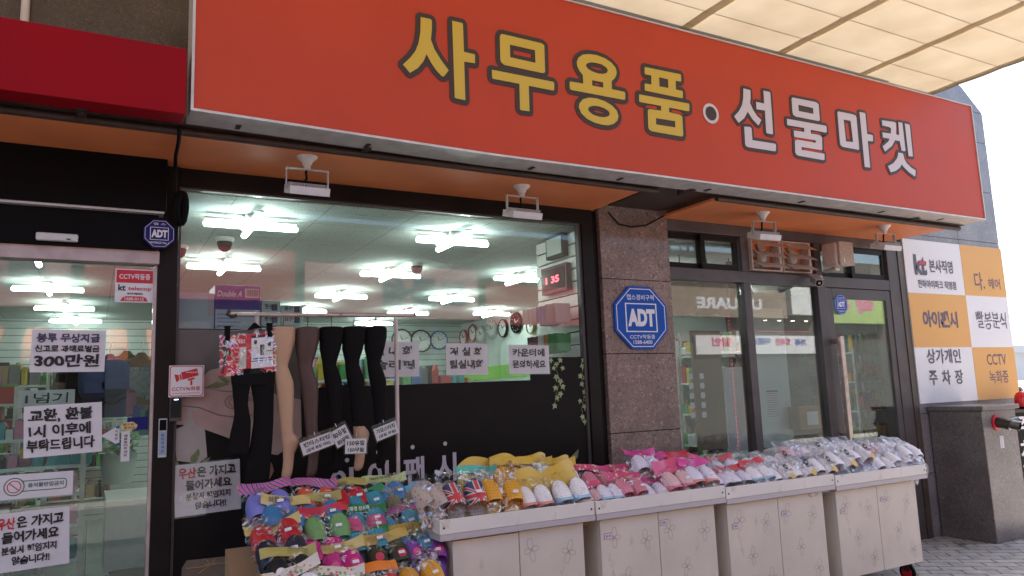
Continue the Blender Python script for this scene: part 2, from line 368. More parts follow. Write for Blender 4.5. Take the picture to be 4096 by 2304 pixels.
M['strip'].node_tree.nodes['Mix Shader'].inputs[0].default_value = .85
for el in M['strip'].node_tree.nodes['Color Ramp'].color_ramp.elements: el.color = (.72, .64, .52, 1)
# ------------------------------------------------------------------ ground
o = MB().quad((-60, -60, 0), (80, -60, 0), (80, 0, 0), (-60, 0, 0)).quad((9.4, 0, 0), (80, 0, 0), (80, 80, 0), (9.4, 80, 0)).build('pavement', M['paver']); tag(o, 'grey block paving in front of the shop', None, kind='structure')
o = MB().quad((-60, -9.2, .004), (80, -9.2, .004), (80, -5.2, .004), (-60, -5.2, .004)).build('road', mat('grey_asphalt', (.13, .125, .12), .85, 0, .2, 6, .3, 200)); tag(o, 'grey asphalt lane added across the street to dim reflections in the glass', None, kind='structure')  # unseen lane, added to cut the sunlit ground mirrored in the door glass
o = MB().quad((-8, .02, .03), (9.0, .02, .03), (9.0, 9, .03), (-8, 9, .03)).build('shop_floor', M['tile']); tag(o, 'pale tiled shop floor', None, kind='structure')
# ------------------------------------------------------------------ building
bd = thing('shop_building', 'brown granite shop building with wide display window, sliding door and small side shop', 'building', (3.8, 0, 0))
mb = MB()
zs = [0, .61, 1.223, 1.829, 2.42, 3.03, 3.64]
for a, b in zip(zs[:-1], zs[1:]): mb.box(3.456, 4.149, -.02, .25, a+.003, b-.003)
p = mb.build('stone_pillar', M['granite'], bd, bevel=.003)
B(3.462, 4.143, -.012, .24, 0, 3.64).build('joint', M['grout'], p)
mb = MB(); mb.prism([[(-8, 2.97), (9.12, 2.97), (9.12, 4.63), (8.73, 4.92), (8.5, 5.0), (-8, 5.0)]], 0.0, .3)
B(-8, 7.285, .004, .3, 2.96, 5.0).build('upper_wall', M['granite_dark'], bd)
# end wall: slabs with open joints
mb = MB(); rows = [0, .61, 1.2, 1.81, 2.42, 3.06, 3.66, 4.26, 4.63]
for a, b in zip(rows[:-1], rows[1:]):
    mb.box(7.286, 8.32, -.012, .3, a+.003, b-.003); mb.box(8.326, 9.12, -.012, .3, a+.003, b-.003)
mb.prism([[(7.286, 4.634), (9.12, 4.634), (8.74, 4.92), (7.286, 4.92)]], -.012, .3)  # corner cut off so white sky stands in for its sunlit wedge
ew = mb.build('end_wall', M['granite_skylit'], bd)
B(7.29, 9.11, -.003, .28, 0, 4.63).build('joint', M['grout'], ew)
mb = MB(); mb.box(7.2, 7.286, -.02, .3, 0, 2.96)
mb.build('jamb', M['granite_dark'], bd)
B(9.0, 9.12, .301, 8.4, 0, 4.6).build('side_wall', M['granite_skylit'], bd)
# interior shell
B(-8, 9.0, .06, 8.2, 2.832, 2.95).build('ceiling', M['ceil'], bd)
mb = MB(); mb.box(-8.1, -8, .06, 7.7, 0, 2.83); mb.box(5.8, 5.9, 2.6, 7.59, 0, 2.83); mb.box(5.9, 8.95, 4.2, 4.3, 0, 2.83)
mb.build('interior_wall', M['wall_in'], bd); B(-7.99, 8.99, 7.6, 7.75, 0, 2.83).build('interior_wall', M['slat_in'], bd)
# main window
win = MB()
for a in ((.306, .412, -.03, .06, 0, 2.96), (3.286, 3.384, -.02, .06, 0, 2.847), (3.386, 3.455, .02, .2, 0, 2.96), (.414, 3.384, -.02, .06, 2.848, 2.96), (.414, 3.285, -.015, .06, .0, .12)): win.box(*a)
win = win.build('display_window', M['frame'], bd, bevel=.004)
mb = MB(); mb.box(3.262, 3.285, .0, .05, .121, 2.847); mb.box(.414, .428, 0, .05, .12, 2.847); mb.box(.43, 3.261, 0, .05, 2.835, 2.847)
mb.build('glazing_bead', M['frame2'], win)
B(.43, 3.261, .020, .026, .12, 2.834).build('pane', M['glass'], win)
# window film: dark lower part with a stepped top, picture at left
fl = MB().prism([[(.43, .13), (3.261, .13), (3.261, 1.81), (2.79, 1.81), (2.79, 1.645), (1.135, 1.635), (1.135, 2.0), (.43, 2.0)]], .016, .018)
film = fl.build('window_film', M['film'], win)
# header over the sliding door
mb = MB(); mb.box(-8, .335, -.16, .05, 2.655, 2.97); mb.box(-8, .30, -.10, .05, 2.44, 2.64)
hd = mb.build('door_header', M['black'], bd, bevel=.006)
B(-8, .325, -.14, -.02, 2.641, 2.654).build('shutter_slat', M['alu'], hd)
dr = MB(); dr.box(-8, .312, -.06, .05, 2.363, 2.438); 
dr = dr.build('sliding_door', M['alu_pink'], bd, bevel=.003)
B(.288, .305, -.02, .03, .02, 2.361).build('door_stile', M['alu_pink'], dr)
B(-8, .287, 0, .008, .03, 2.361).build('pane', M['glass'], dr)
# ------------------------------------------------------------------ side shop front
sw = MB()
for a in ((4.151, 7.20, -.01, .09, 2.862, 2.96), (4.151, 7.03, -.012, .09, 2.447, 2.548), (4.985, 5.072, -.014, .09, .42, 2.447), (4.985, 5.072, -.014, .09, 2.549, 2.861),
          (5.945, 6.062, -.014, .09, 0, 2.446), (5.945, 6.03, -.013, .09, 2.549, 2.861), (7.032, 7.199, -.012, .09, 0, 2.861), (4.151, 5.944, -.008, .09, 0, .42)): sw.box(*a)
sw = sw.build('side_shop_front', M['frame2'], bd, bevel=.004)
mb = MB(); mb.box(4.152, 4.984, .03, .036, .421, 2.446); mb.box(5.073, 5.944, .03, .036, .421, 2.446)
mb.build('pane', M['glass_r'], sw)
def sash(x0, x1, y):
    m = MB(); z0, z1 = 2.552, 2.858
    m.box(x0, x1, y, y+.03, z0, z0+.05); m.box(x0, x1, y, y+.03, z1-.05, z1); m.box(x0, x0+.045, y, y+.03, z0+.051, z1-.051); m.box(x1-.045, x1, y, y+.03, z0+.051, z1-.051)
    s = m.build('transom_sash', M['frame'], bd); B(x0+.04, x1-.04, y+.012, y+.016, z0+.045, z1-.045).build('pane', M['glass_r'], s)
sash(4.155, 4.58, .045); sash(4.54, 4.965, .012); sash(6.035, 6.54, .045); sash(6.50, 7.02, .012)
B(5.074, 5.944, .05, .06, 2.55, 2.86).build('fan_board', M['soffit'], bd)
mb = MB(); mb.box(6.064, 6.15, -.004, .04, .06, 2.44); mb.box(6.95, 7.03, -.004, .04, .06, 2.44); mb.box(6.151, 6.949, -.004, .04, 2.34, 2.44); mb.box(6.151, 6.949, -.004, .04, .06, .25)
sdoor = mb.build('side_door', M['frame2'], bd, bevel=.003)
B(6.145, 6.955, .012, .02, .24, 2.345).build('pane', M['glass_r'], sdoor)
mb = MB(); mb.box(6.065, 6.115, -.115, -.075, 1.0, 1.97); mb.box(6.075, 6.105, -.076, -.003, 1.90, 1.95); mb.box(6.075, 6.105, -.076, -.003, 1.03, 1.08)
mb.build('handle', M['kraft'] if False else M['chrome'], sdoor, bevel=.003)
# ------------------------------------------------------------------ soffit boards, pipe, bracket steel
for nm, lab, x0, x1 in (('soffit_board', 'long orange painted soffit board over the display window and sliding door', -8, 3.40), ('soffit_board', 'shorter orange soffit board over the side shop windows', 4.10, 7.11)):
    o = B(x0, x1, -.60, -.006, 2.957, 2.978).build(nm, M['soffit'], at=((x0+x1)/2, -.3, 2.957), bevel=.002); tag(o, lab, 'soffit board', 'soffit boards under the signs')
    o2 = B(x0-.0, x1+.14, -.70, -.606, 2.985, 3.0).build('steel_angle', M['steel_dark'], at=((x0+x1)/2, -.65, 2.99)); tag(o2, 'rusty steel angle running along the front edge of the %s soffit' % ('long' if x1 < 4 else 'short'), 'steel bar')
    m = MB(); m.path([(x0, -.655, 2.962), (x1+.12, -.655, 2.962)], .021, 12)
    o3 = m.build('conduit_pipe', M['steel_dark'], smooth=True, at=((x0+x1)/2, -.655, 2.962)); tag(o3, 'dark conduit pipe below the sign along the %s soffit' % ('long' if x1 < 4 else 'short'), 'pipe')
o = B(3.55, 4.09, -.62, -.01, 3.01, 3.06).build('steel_plate', M['steel_dark'], at=(3.8, -.3, 3.03)); tag(o, 'dark steel plate in the gap between the two soffit boards', 'plate')
m = MB(); m.path([(3.52, -.06, 2.94), (3.62, -.05, 2.86), (3.75, -.045, 2.845), (3.9, -.05, 2.87), (4.08, -.07, 2.96)], .007, 8)
o = m.build('loose_cable', M['black'], smooth=True, at=(3.8, -.05, 2.85)); tag(o, 'black cable sagging across the top of the granite pillar', 'cable')
# ------------------------------------------------------------------ big orange sign
sg = thing('orange_shop_sign', 'long orange shop sign with yellow and white Korean lettering above the windows', 'sign', (3.8, -.8, 2.97))
X0, X1, ZT = .376, 7.246, 4.112
def zb(x):
    pts = [(X0, 2.993), (2.05, 2.970), (3.3, 2.979), (X1, 2.993)]
    for (a, za), (b, zc) in zip(pts[:-1], pts[1:]):
        if x <= b: return za+(zc-za)*(x-a)/(b-a)
    return 2.993
m = MB(); N = 24
m.grid(lambda u, v: (X0+.012+(X1-X0-.024)*u, -.898, zb(X0+(X1-X0)*u)+.012+(ZT-.022-zb(X0+(X1-X0)*u))*v), N+1, 2)
m.build('sign_face', M['orange_sign'], sg)
m = MB()
for i in range(N):
    xa = X0+(X1-X0)*i/N; xb = X0+(X1-X0)*(i+1)/N
    for y0, y1, zo, zh in ((-.906, -.896, 0, .013), (-.896, -.70, 0, .008)):
        vs = [(xa, y0, zb(xa)+zo), (xb, y0, zb(xb)+zo), (xb, y1, zb(xb)+zo), (xa, y1, zb(xa)+zo)]
        vs += [(x, y, z+zh) for x, y, z in vs]
        m.add(vs, [(0,3,2,1),(4,5,6,7),(0,1,5,4),(2,3,7,6)] + ([(3,0,4,7)] if i == 0 else []) + ([(1,2,6,5)] if i == N-1 else []))
m.box(X0, X0+.013, -.906, -.70, 3.006, ZT); m.box(X1-.013, X1, -.906, -.70, 3.006, ZT); m.box(X0+.014, X1-.014, -.906, -.70, ZT-.01, ZT)
m.build('sign_frame', M['alu'], sg)
m = MB()
for x in (.62, 1.32, 2.4, 3.1, 3.9, 4.9, 5.9, 6.75):
    m.box(x-.012, x+.012, -.80, -.74, zb(x)-.006, zb(x)-.001)
m.build('bolt_plate', M['steel_dark'], sg)
for x in (1.33, 3.78, 6.45):
    m = MB(); m.box(x-.02, x+.02, -.76, -.60, zb(x)-.014, zb(x)-.008); m.box(x-.02, x+.02, -.62, -.60, zb(x)-.008, zb(x)+.06)
    m.build('bracket', M['steel_dark'], sg)
def offset_poly(pts, d):
    A = sum(pts[i][0]*pts[(i+1) % len(pts)][1]-pts[(i+1) % len(pts)][0]*pts[i][1] for i in range(len(pts)))
    if A < 0: pts = pts[::-1]
    n = len(pts); out = []
    for i in range(n):
        p = Vector(pts[i]); a = Vector(pts[i-1]); b = Vector(pts[(i+1) % n])
        e1 = (p-a).normalized(); e2 = (b-p).normalized()
        n1 = Vector((e1.y, -e1.x)); n2 = Vector((e2.y, -e2.x)); cr = e1.x*e2.y-e1.y*e2.x
        if cr*d > 0:
            a1 = math.atan2(n1.y, n1.x); a2 = math.atan2(n2.y, n2.x)
            da = (a2-a1+math.pi) % (2*math.pi)-math.pi; k = max(1, int(abs(da)/.35))
            for j in range(k+1): out.append((p.x+d*math.cos(a1+da*j/k), p.y+d*math.sin(a1+da*j/k)))
        else:
            q = n1+n2; s = d/max(.35, 1+n1.dot(n2)); out.append((p.x+q.x*s, p.y+q.y*s))
    return out
def round_poly(pts, r):
    out = []; n = len(pts)
    for i in range(n):
        p = Vector(pts[i]); a = Vector(pts[i-1]); b = Vector(pts[(i+1) % n])
        k = min(r, (p-a).length*.3, (p-b).length*.3)
        p1 = p+(a-p).normalized()*k; p2 = p+(b-p).normalized()*k
        out += [tuple(p1), tuple((p1+p2+p*2)/4), tuple(p2)]
    return out
LET = {
 '사': ('yellow_let', [[[(1.607,3.756),(1.671,3.756),(1.677,3.747),(1.676,3.692),(1.668,3.628),(1.69,3.571),(1.729,3.514),(1.778,3.457),(1.746,3.414),(1.734,3.412),(1.701,3.44),(1.667,3.483),(1.639,3.532),(1.618,3.483),(1.582,3.435),(1.533,3.397),(1.491,3.44),(1.534,3.487),(1.569,3.537),(1.59,3.59),(1.603,3.661)]],
        [[(1.809,3.777),(1.876,3.776),(1.88,3.768),(1.881,3.594),(1.951,3.592),(1.955,3.585),(1.953,3.535),(1.881,3.532),(1.881,3.289),(1.82,3.292),(1.812,3.295)]]]),
 '무': ('yellow_let', [[[(2.131,3.742),(2.141,3.762),(2.158,3.764),(2.435,3.761),(2.454,3.75),(2.451,3.573),(2.442,3.562),(2.428,3.56),(2.156,3.562),(2.134,3.576),(2.129,3.591)], [(2.201,3.705),(2.383,3.704),(2.382,3.619),(2.2,3.621)]],
        [[(2.067,3.515),(2.508,3.515),(2.516,3.507),(2.514,3.462),(2.505,3.456),(2.325,3.457),(2.323,3.289),(2.262,3.287),(2.255,3.293),(2.258,3.458),(2.072,3.458),(2.067,3.467)]]]),
 '용': ('yellow_let', [[[(2.742,3.604),(2.719,3.625),(2.702,3.655),(2.7,3.688),(2.717,3.72),(2.751,3.746),(2.801,3.76),(2.863,3.765),(2.93,3.756),(2.98,3.736),(3.013,3.708),(3.023,3.676),(3.017,3.65),(3.001,3.625),(2.976,3.603),(2.973,3.545),(3.079,3.544),(3.084,3.535),(3.081,3.493),(3.072,3.486),(2.641,3.484),(2.634,3.494),(2.635,3.534),(2.642,3.541),(2.743,3.544)], [(2.77,3.674),(2.783,3.692),(2.815,3.705),(2.859,3.709),(2.904,3.706),(2.937,3.692),(2.95,3.675),(2.94,3.655),(2.911,3.641),(2.866,3.636),(2.816,3.643),(2.784,3.656)], [(2.814,3.581),(2.904,3.581),(2.904,3.544),(2.814,3.543)]],
        [[(2.697,3.376),(2.706,3.405),(2.735,3.436),(2.782,3.454),(2.843,3.459),(2.91,3.45),(2.965,3.43),(3.003,3.4),(3.016,3.363),(3.004,3.33),(2.973,3.303),(2.927,3.286),(2.876,3.283),(2.816,3.288),(2.757,3.306),(2.715,3.336)], [(2.768,3.373),(2.781,3.391),(2.812,3.403),(2.857,3.407),(2.906,3.399),(2.936,3.385),(2.944,3.369),(2.934,3.351),(2.902,3.338),(2.858,3.334),(2.808,3.341),(2.779,3.356)]]]),
 '품': ('yellow_let', [[[(3.269,3.757),(3.592,3.762),(3.596,3.755),(3.594,3.713),(3.587,3.706),(3.542,3.706),(3.539,3.639),(3.597,3.639),(3.602,3.629),(3.599,3.588),(3.592,3.583),(3.26,3.584),(3.256,3.593),(3.258,3.629),(3.264,3.636),(3.318,3.637),(3.322,3.705),(3.272,3.704),(3.265,3.71)], [(3.391,3.704),(3.473,3.704),(3.47,3.639),(3.389,3.637)]],
        [[(3.203,3.547),(3.65,3.553),(3.654,3.548),(3.651,3.501),(3.642,3.494),(3.463,3.494),(3.461,3.459),(3.561,3.456),(3.58,3.446),(3.577,3.312),(3.57,3.299),(3.553,3.296),(3.294,3.297),(3.271,3.306),(3.266,3.322),(3.27,3.441),(3.28,3.453),(3.295,3.456),(3.39,3.459),(3.391,3.495),(3.205,3.493),(3.2,3.497)], [(3.339,3.398),(3.511,3.401),(3.508,3.355),(3.336,3.352)]]]),
 '선': ('white_let', [[[(4.21,3.763),(4.281,3.761),(4.282,3.749),(4.278,3.699),(4.267,3.657),(4.292,3.609),(4.328,3.566),(4.372,3.539),(4.341,3.494),(4.328,3.495),(4.276,3.533),(4.235,3.584),(4.194,3.527),(4.13,3.48),(4.09,3.525),(4.144,3.574),(4.182,3.628),(4.2,3.686)]],
        [[(4.424,3.781),(4.487,3.782),(4.496,3.776),(4.493,3.628),(4.487,3.447),(4.479,3.44),(4.421,3.441),(4.414,3.449),(4.421,3.621),(4.33,3.618),(4.333,3.677),(4.419,3.676)]],
        [[(4.185,3.459),(4.248,3.465),(4.259,3.455),(4.258,3.364),(4.5,3.368),(4.507,3.357),(4.501,3.311),(4.488,3.307),(4.21,3.303),(4.186,3.309),(4.18,3.326)]]]),
 '물': ('white_let', [[[(4.732,3.764),(4.745,3.779),(5.015,3.785),(5.046,3.773),(5.043,3.639),(5.03,3.628),(4.76,3.625),(4.735,3.634),(4.728,3.652)], [(4.803,3.729),(4.975,3.728),(4.973,3.679),(4.802,3.676)]],
        [[(4.658,3.591),(5.11,3.6),(5.115,3.587),(5.112,3.548),(5.101,3.541),(4.921,3.54),(4.919,3.508),(5.005,3.51),(5.036,3.505),(5.047,3.487),(5.037,3.392),(5.024,3.384),(4.794,3.381),(4.794,3.357),(5.057,3.359),(5.052,3.31),(5.04,3.304),(4.754,3.305),(4.728,3.311),(4.717,3.329),(4.724,3.418),(4.735,3.43),(4.762,3.435),(4.963,3.437),(4.97,3.444),(4.972,3.454),(4.961,3.459),(4.729,3.453),(4.72,3.461),(4.724,3.506),(4.844,3.51),(4.847,3.544),(4.662,3.54),(4.654,3.546)]]]),
 '마': ('white_let', [[[(5.269,3.736),(5.282,3.748),(5.457,3.751),(5.496,3.747),(5.506,3.731),(5.5,3.461),(5.492,3.447),(5.295,3.447),(5.268,3.458),(5.263,3.477)], [(5.338,3.687),(5.426,3.689),(5.43,3.506),(5.34,3.5)]],
        [[(5.554,3.785),(5.623,3.787),(5.629,3.777),(5.624,3.603),(5.69,3.603),(5.699,3.596),(5.692,3.551),(5.684,3.546),(5.622,3.542),(5.617,3.309),(5.547,3.307)]]]),
 '켓': ('white_let', [[[(5.844,3.756),(6.015,3.766),(6.035,3.759),(6.032,3.712),(6.022,3.653),(6.063,3.654),(6.072,3.773),(6.124,3.775),(6.128,3.769),(6.129,3.522),(6.116,3.515),(6.073,3.515),(6.061,3.599),(5.997,3.599),(5.944,3.54),(5.841,3.478),(5.815,3.519),(5.903,3.576),(5.923,3.601),(5.833,3.6),(5.834,3.646),(5.947,3.651),(5.96,3.699),(5.936,3.709),(5.844,3.71)]],
        [[(6.162,3.774),(6.223,3.774),(6.232,3.762),(6.225,3.481),(6.164,3.477)]],
        [[(6.021,3.491),(6.085,3.492),(6.09,3.475),(6.098,3.441),(6.125,3.409),(6.179,3.377),(6.241,3.356),(6.226,3.302),(6.215,3.301),(6.143,3.328),(6.084,3.363),(6.054,3.39),(6.018,3.355),(5.959,3.321),(5.887,3.299),(5.859,3.35),(5.939,3.387),(5.995,3.435),(6.018,3.473)]]]),
}
for ch, (mt, comps) in LET.items():
    f = MB(); g = MB(); w = .030 if mt == 'yellow_let' else .024
    for k, loops in enumerate(comps):
        f.prism([loops[0]]+loops[1:], -.9045-.0004*k, -.9035)
        g.prism([offset_poly(loops[0], w)]+[l for l in ([offset_poly(h[::1], -w*.9) for h in loops[1:]] if (ch in '무용' and k < 2) or ch == '마' else [])], -.9015-.0005*k, -.8985)
    lo = f.build('letter', M[mt], sg)
    g.build('letter_outline', M['brown_let'], lo)
dc = (3.86,-0.904,3.512); rx = .5*((3.936,-0.904,3.508)[0]-(3.784,-0.904,3.516)[0])
rx = max(rx, .07)
f = MB(); f.lathe([(rx, 0), (rx, -.003)], (dc[0], -.900, dc[2]), 'y', 32); dot = f.build('dot', M['white_let'], sg)
f = MB(); f.lathe([(rx*.7, 0), (rx*.7, -.001)], (dc[0], -.9035, dc[2]), 'y', 32); f.build('dot_centre', M['brown_let'], dot)
# red sign at left
rs = thing('red_shop_sign', 'plain crimson signboard left of the long orange sign', 'sign', (-3, -.85, 2.96))
B(-8, .352, -.92, -.78, 2.962, 3.30).build('sign_box', M['red_sign'], rs, bevel=.003)
m = MB(); m.box(-.11, -.07, -.82, -.70, 2.952, 2.960); m.box(-.11, -.07, -.715, -.70, 2.93, 2.9515); m.lathe([(.008, 0), (.008, .012)], (-.09, -.78, 2.94), 'z', 10)
m.build('bracket', M['steel_dark'], rs)
m = MB(); m.path([(.0, -.03, 3.2), (.0, -.03, 5)], .022, 10); o = m.build('drain_pipe', M['white_pl'], smooth=True, at=(0, -.03, 3.2)); o.location.x = (-0.401,-0.03,3.758)[0]; tag(o, 'pale vertical pipe on the wall above the crimson sign', 'pipe')
# ------------------------------------------------------------------ canopy
cn = thing('street_canopy', 'cream fabric canopy on steel beams over the pavement', 'canopy', (2, -3, 4.6))
NS = 8; dy = .42
m = MB()
for k in range(NS):
    ya, yb = -.03-dy*k, -.03-dy*(k+1)
    m.grid(lambda u, v, ya=ya, yb=yb: (-6+13.95*u, ya+(yb-ya)*v, 4.63-.007*math.sin(math.pi*v)-.004*math.sin(u*37)**2), 24, 6)
m.build('fabric', M['canopy'], cn, smooth=True)
for k in range(1, NS+1):
    MB().path([(-6, -.03-dy*k, 4.642), (7.95, -.03-dy*k, 4.642)], .004, 6).build('seam', M['kraft'], cn)
for k in range(-5, 4):
    x = 5.55+1.17*k
    if x < 7.9:
        B(x-.05, x+.05, -3.39, -.02, 4.648, 4.650).build('beam_shade_strip', M['strip'], cn)  # extra layer darkens the fabric like the shade of beams above it
B(7.91, 7.96, -3.39, -.02, 4.645, 4.72).build('edge_beam', M['alu'], cn)
# ------------------------------------------------------------------ floodlights under the soffits
def floodlight(label, x, y, ry, first=[None]):
    if first[0] is None:
        e = thing('floodlight', None, None, (0, 0, 0))
        m = MB(); m.lathe([(.052, 0), (.05, -.008), (.028, -.03), (.022, -.05), (.016, -.052), (.016, -.075)], (0, 0, 0), 'z', 20)
        m.build('ceiling_mount', M['white_pl'], e, smooth=True)
        m = MB(); m.box(-.105, .105, -.012, .012, -.079, -.075); m.box(-.105, -.101, -.012, .012, -.19, -.0795); m.box(.101, .105, -.012, .012, -.19, -.0795)
        m.build('bracket', M['alu'], e)
        m = MB(); m.path([(.004, .008, -.06), (-.004, .012, -.09), (.002, .02, -.12), (-.012, .02, -.165)], .006, 8); m.build('cable', M['black'], e, smooth=True)
        m = MB()
        a = rad(18); ca, sa = math.cos(a), math.sin(a)
        def tl(bm, x0, x1, y0, y1, z0, z1, mi=0):
            n = len(bm.v); bm.box(x0, x1, y0, y1, z0, z1, mi)
            for i in range(n, len(bm.v)):
                X, Y, Z = bm.v[i]; bm.v[i] = (X, Y*ca-Z*sa, Y*sa+Z*ca-.19)
        tl(m, -.098, .098, -.07, .07, -.022, .012); tl(m, -.098, -.085, -.07, .07, -.034, -.0225); tl(m, .085, .098, -.07, .07, -.034, -.0225); tl(m, -.084, .084, -.07, -.057, -.034, -.0225); tl(m, -.084, .084, .057, .07, -.034, -.0225)
        for k in range(13): tl(m, -.086+k*.0143, -.083+k*.0143, -.055, .055, .0125, .03)
        m.build('housing', M['white_pl'], e, bevel=.002)
        m = MB(); tl(m, -.083, .083, -.056, .056, -.028, -.0228); m.build('lens', M['lens'], e)
        first[0] = e; o = e
    else: o = copy_tree(first[0])
    o.location = (x, y, 2.957); o.rotation_euler.z = ry; o.scale = (1.16, 1.1, 1.0)
    tag(o, label, 'floodlight', 'floodlights under the soffit boards')
_a = (1.046,-0.503,2.957); floodlight('white floodlight on the soffit above the left part of the display window', _a[0], _a[1]-.0, 0)
_a = (2.524,-0.425,2.957); floodlight('white floodlight on the long soffit nearest the granite pillar', _a[0], _a[1], 0)
_a = (4.797,-0.459,2.957); floodlight('white floodlight on the short soffit above the twin exhaust fans', _a[0], _a[1], rad(-4))
_a = (6.331,-0.491,2.957); floodlight('white floodlight at the far end of the short soffit beside the checkered sign', _a[0], _a[1], rad(-4))
# ------------------------------------------------------------------ exhaust fans
def fan(label, x, first=[None]):
    if first[0] is None:
        e = thing('exhaust_fan', None, None, (0, 0, 0))
        m = MB(); w, h = .19, .145
        m.box(-w, w, -.09, 0, h-.012, h); m.box(-w, w, -.09, 0, -h, -h+.012); m.box(-w, -w+.014, -.09, 0, -h+.0125, h-.0125); m.box(w-.03, w, -.09, 0, -h+.0125, h-.0125)
        m.build('fan_frame', M['cream_pl'], e, bevel=.003)
        m = MB(); m.lathe([(.045, -.02), (.045, -.05), (.03, -.058)], (0, 0, -.01), 'y', 20)
        for r in (.05, .062, .074):
            pts = [(r*math.cos(t*.2618*2), -.045, -.01+r*math.sin(t*.2618*2)) for t in range(13)]; m.path(pts, .0025, 5)
        for t in range(6): m.path([(0, -.045, -.01), (.13*math.cos(t*1.047+.4), -.03, -.01+.13*math.sin(t*1.047+.4))], .004, 5)
        m.build('hub_grille', M['cream_pl'], e, smooth=True)
        m = MB()
        for t in range(5):
            a = t*1.2566+.3
            m.add([(0.03*math.cos(a), -.012, .03*math.sin(a)-.01), (.12*math.cos(a-.25), -.004, .12*math.sin(a-.25)-.01), (.125*math.cos(a+.3), -.022, .125*math.sin(a+.3)-.01), (.03*math.cos(a+.6), -.018, .03*math.sin(a+.6)-.01)], [(0, 1, 2, 3)])
        m.build('blade', mat('green_fan_blade', (.32, .42, .38), .4), e)
        for k in range(3):
            z = .118-.094*k
            m = MB(); m.add([(-.165, -.092, z), (.168, -.092, z), (.175, -.175, z-.055), (-.16, -.175, z-.055), (-.165, -.096, z-.004), (.168, -.096, z-.004), (.175, -.179, z-.059), (-.16, -.179, z-.059)], [(0,1,2,3),(4,7,6,5),(0,4,5,1),(1,5,6,2),(2,6,7,3),(3,7,4,0)])
            m.build('louvre', M['cream_pl'], e)
        first[0] = e; o = e
    else: o = copy_tree(first[0])
    o.location = (x, .045, 2.705); tag(o, label, 'exhaust fan', 'exhaust fans over the side shop')
fan('dusty exhaust fan with three open louvres, the one nearer the sliding transom window', 5.27)
fan('dusty exhaust fan with three open louvres, the one beside the wall speaker', 5.665)
# speaker
e = thing('wall_speaker', 'yellowed box speaker mounted above the bullet camera', 'speaker', (6.08, -.1, 2.60))
m = MB(); m.box(5.98, 6.20, -.22, -.06, 2.62, 2.84); m.build('cabinet', M['cream_pl'], e, bevel=.02)
m = MB(); m.box(6.0, 6.205, -.245, -.222, 2.615, 2.845); g = m.build('grille', mat('speaker_grille', (.42, .33, .26), .8, 0, .2, 40, .3, 300), e, bevel=.025)
m = MB(); m.box(6.05, 6.065, -.247, -.2455, 2.64, 2.68); m.build('maker_plate', M['white_pl'], g)
m = MB(); m.box(6.06, 6.12, -.14, -.0, 2.585, 2.615); m.build('bracket', M['alu'], e)
# bullet camera
M['cam_grey'] = mat('grey_camera_paint', (.42, .37, .33), .35, 0, .1, 20)
e = thing('bullet_camera', 'silver bullet security camera under the speaker at the door corner', 'camera', (6.02, -.03, 2.50))
cp = Vector((5.738,-0.2,2.443)); d = Vector((-.45, -.75, -.35)).normalized(); bk = cp - d*.15
m = MB(); m.path([bk, bk+d*.02, cp-d*.01, cp], [.030, .036, .036, .036], 18); m.build('camera_body', M['cam_grey'], e, smooth=True)
m = MB(); m.path([cp+d*.0005, cp+d*.004], [.031, .028], 18); l = m.build('front_lens', M['black'], e, smooth=True)
m = MB(); m.path([cp+d*.0045, cp+d*.007], [.012, .011], 14); m.build('lens_rim', M['chrome'], l)
m = MB(); m.path([bk+d*.05+Vector((0, 0, .03)), bk+d*.02+Vector((.03, .06, .05)), (6.02, -.012, 2.54)], .011, 8); m.build('bracket', M['alu'], e, smooth=True)
m = MB(); u = Vector((0, 0, 1)); s = d.cross(u).normalized()
m.add([cp+d*.03+s*.04+u*.034, cp+d*.03-s*.04+u*.034, bk-s*.04+u*.045, bk+s*.04+u*.045, cp+d*.03+s*.04+u*.038, cp+d*.03-s*.04+u*.038, bk-s*.04+u*.049, bk+s*.04+u*.049], [(0,1,2,3),(4,7,6,5),(0,4,5,1),(1,5,6,2),(2,6,7,3),(3,7,4,0)])
m.build('sun_hood', M['cam_grey'], e)
# door sensor
e = thing('door_sensor', 'white automatic door sensor bar on the black door header', 'sensor', (-.2, -.1, 2.5))
a = (-0.29,-0.13,2.494); b = (-0.095,-0.13,2.444)
m = MB(); m.box(a[0], b[0], -.135, -.101, b[2]+.008, a[2]); m.build('sensor_case', M['white_pl'], e, bevel=.008)
m = MB(); m.box(b[0]-.055, b[0]-.035, -.137, -.1355, a[2]-.035, a[2]-.028); m.build('sensor_eye', M['black'], e)
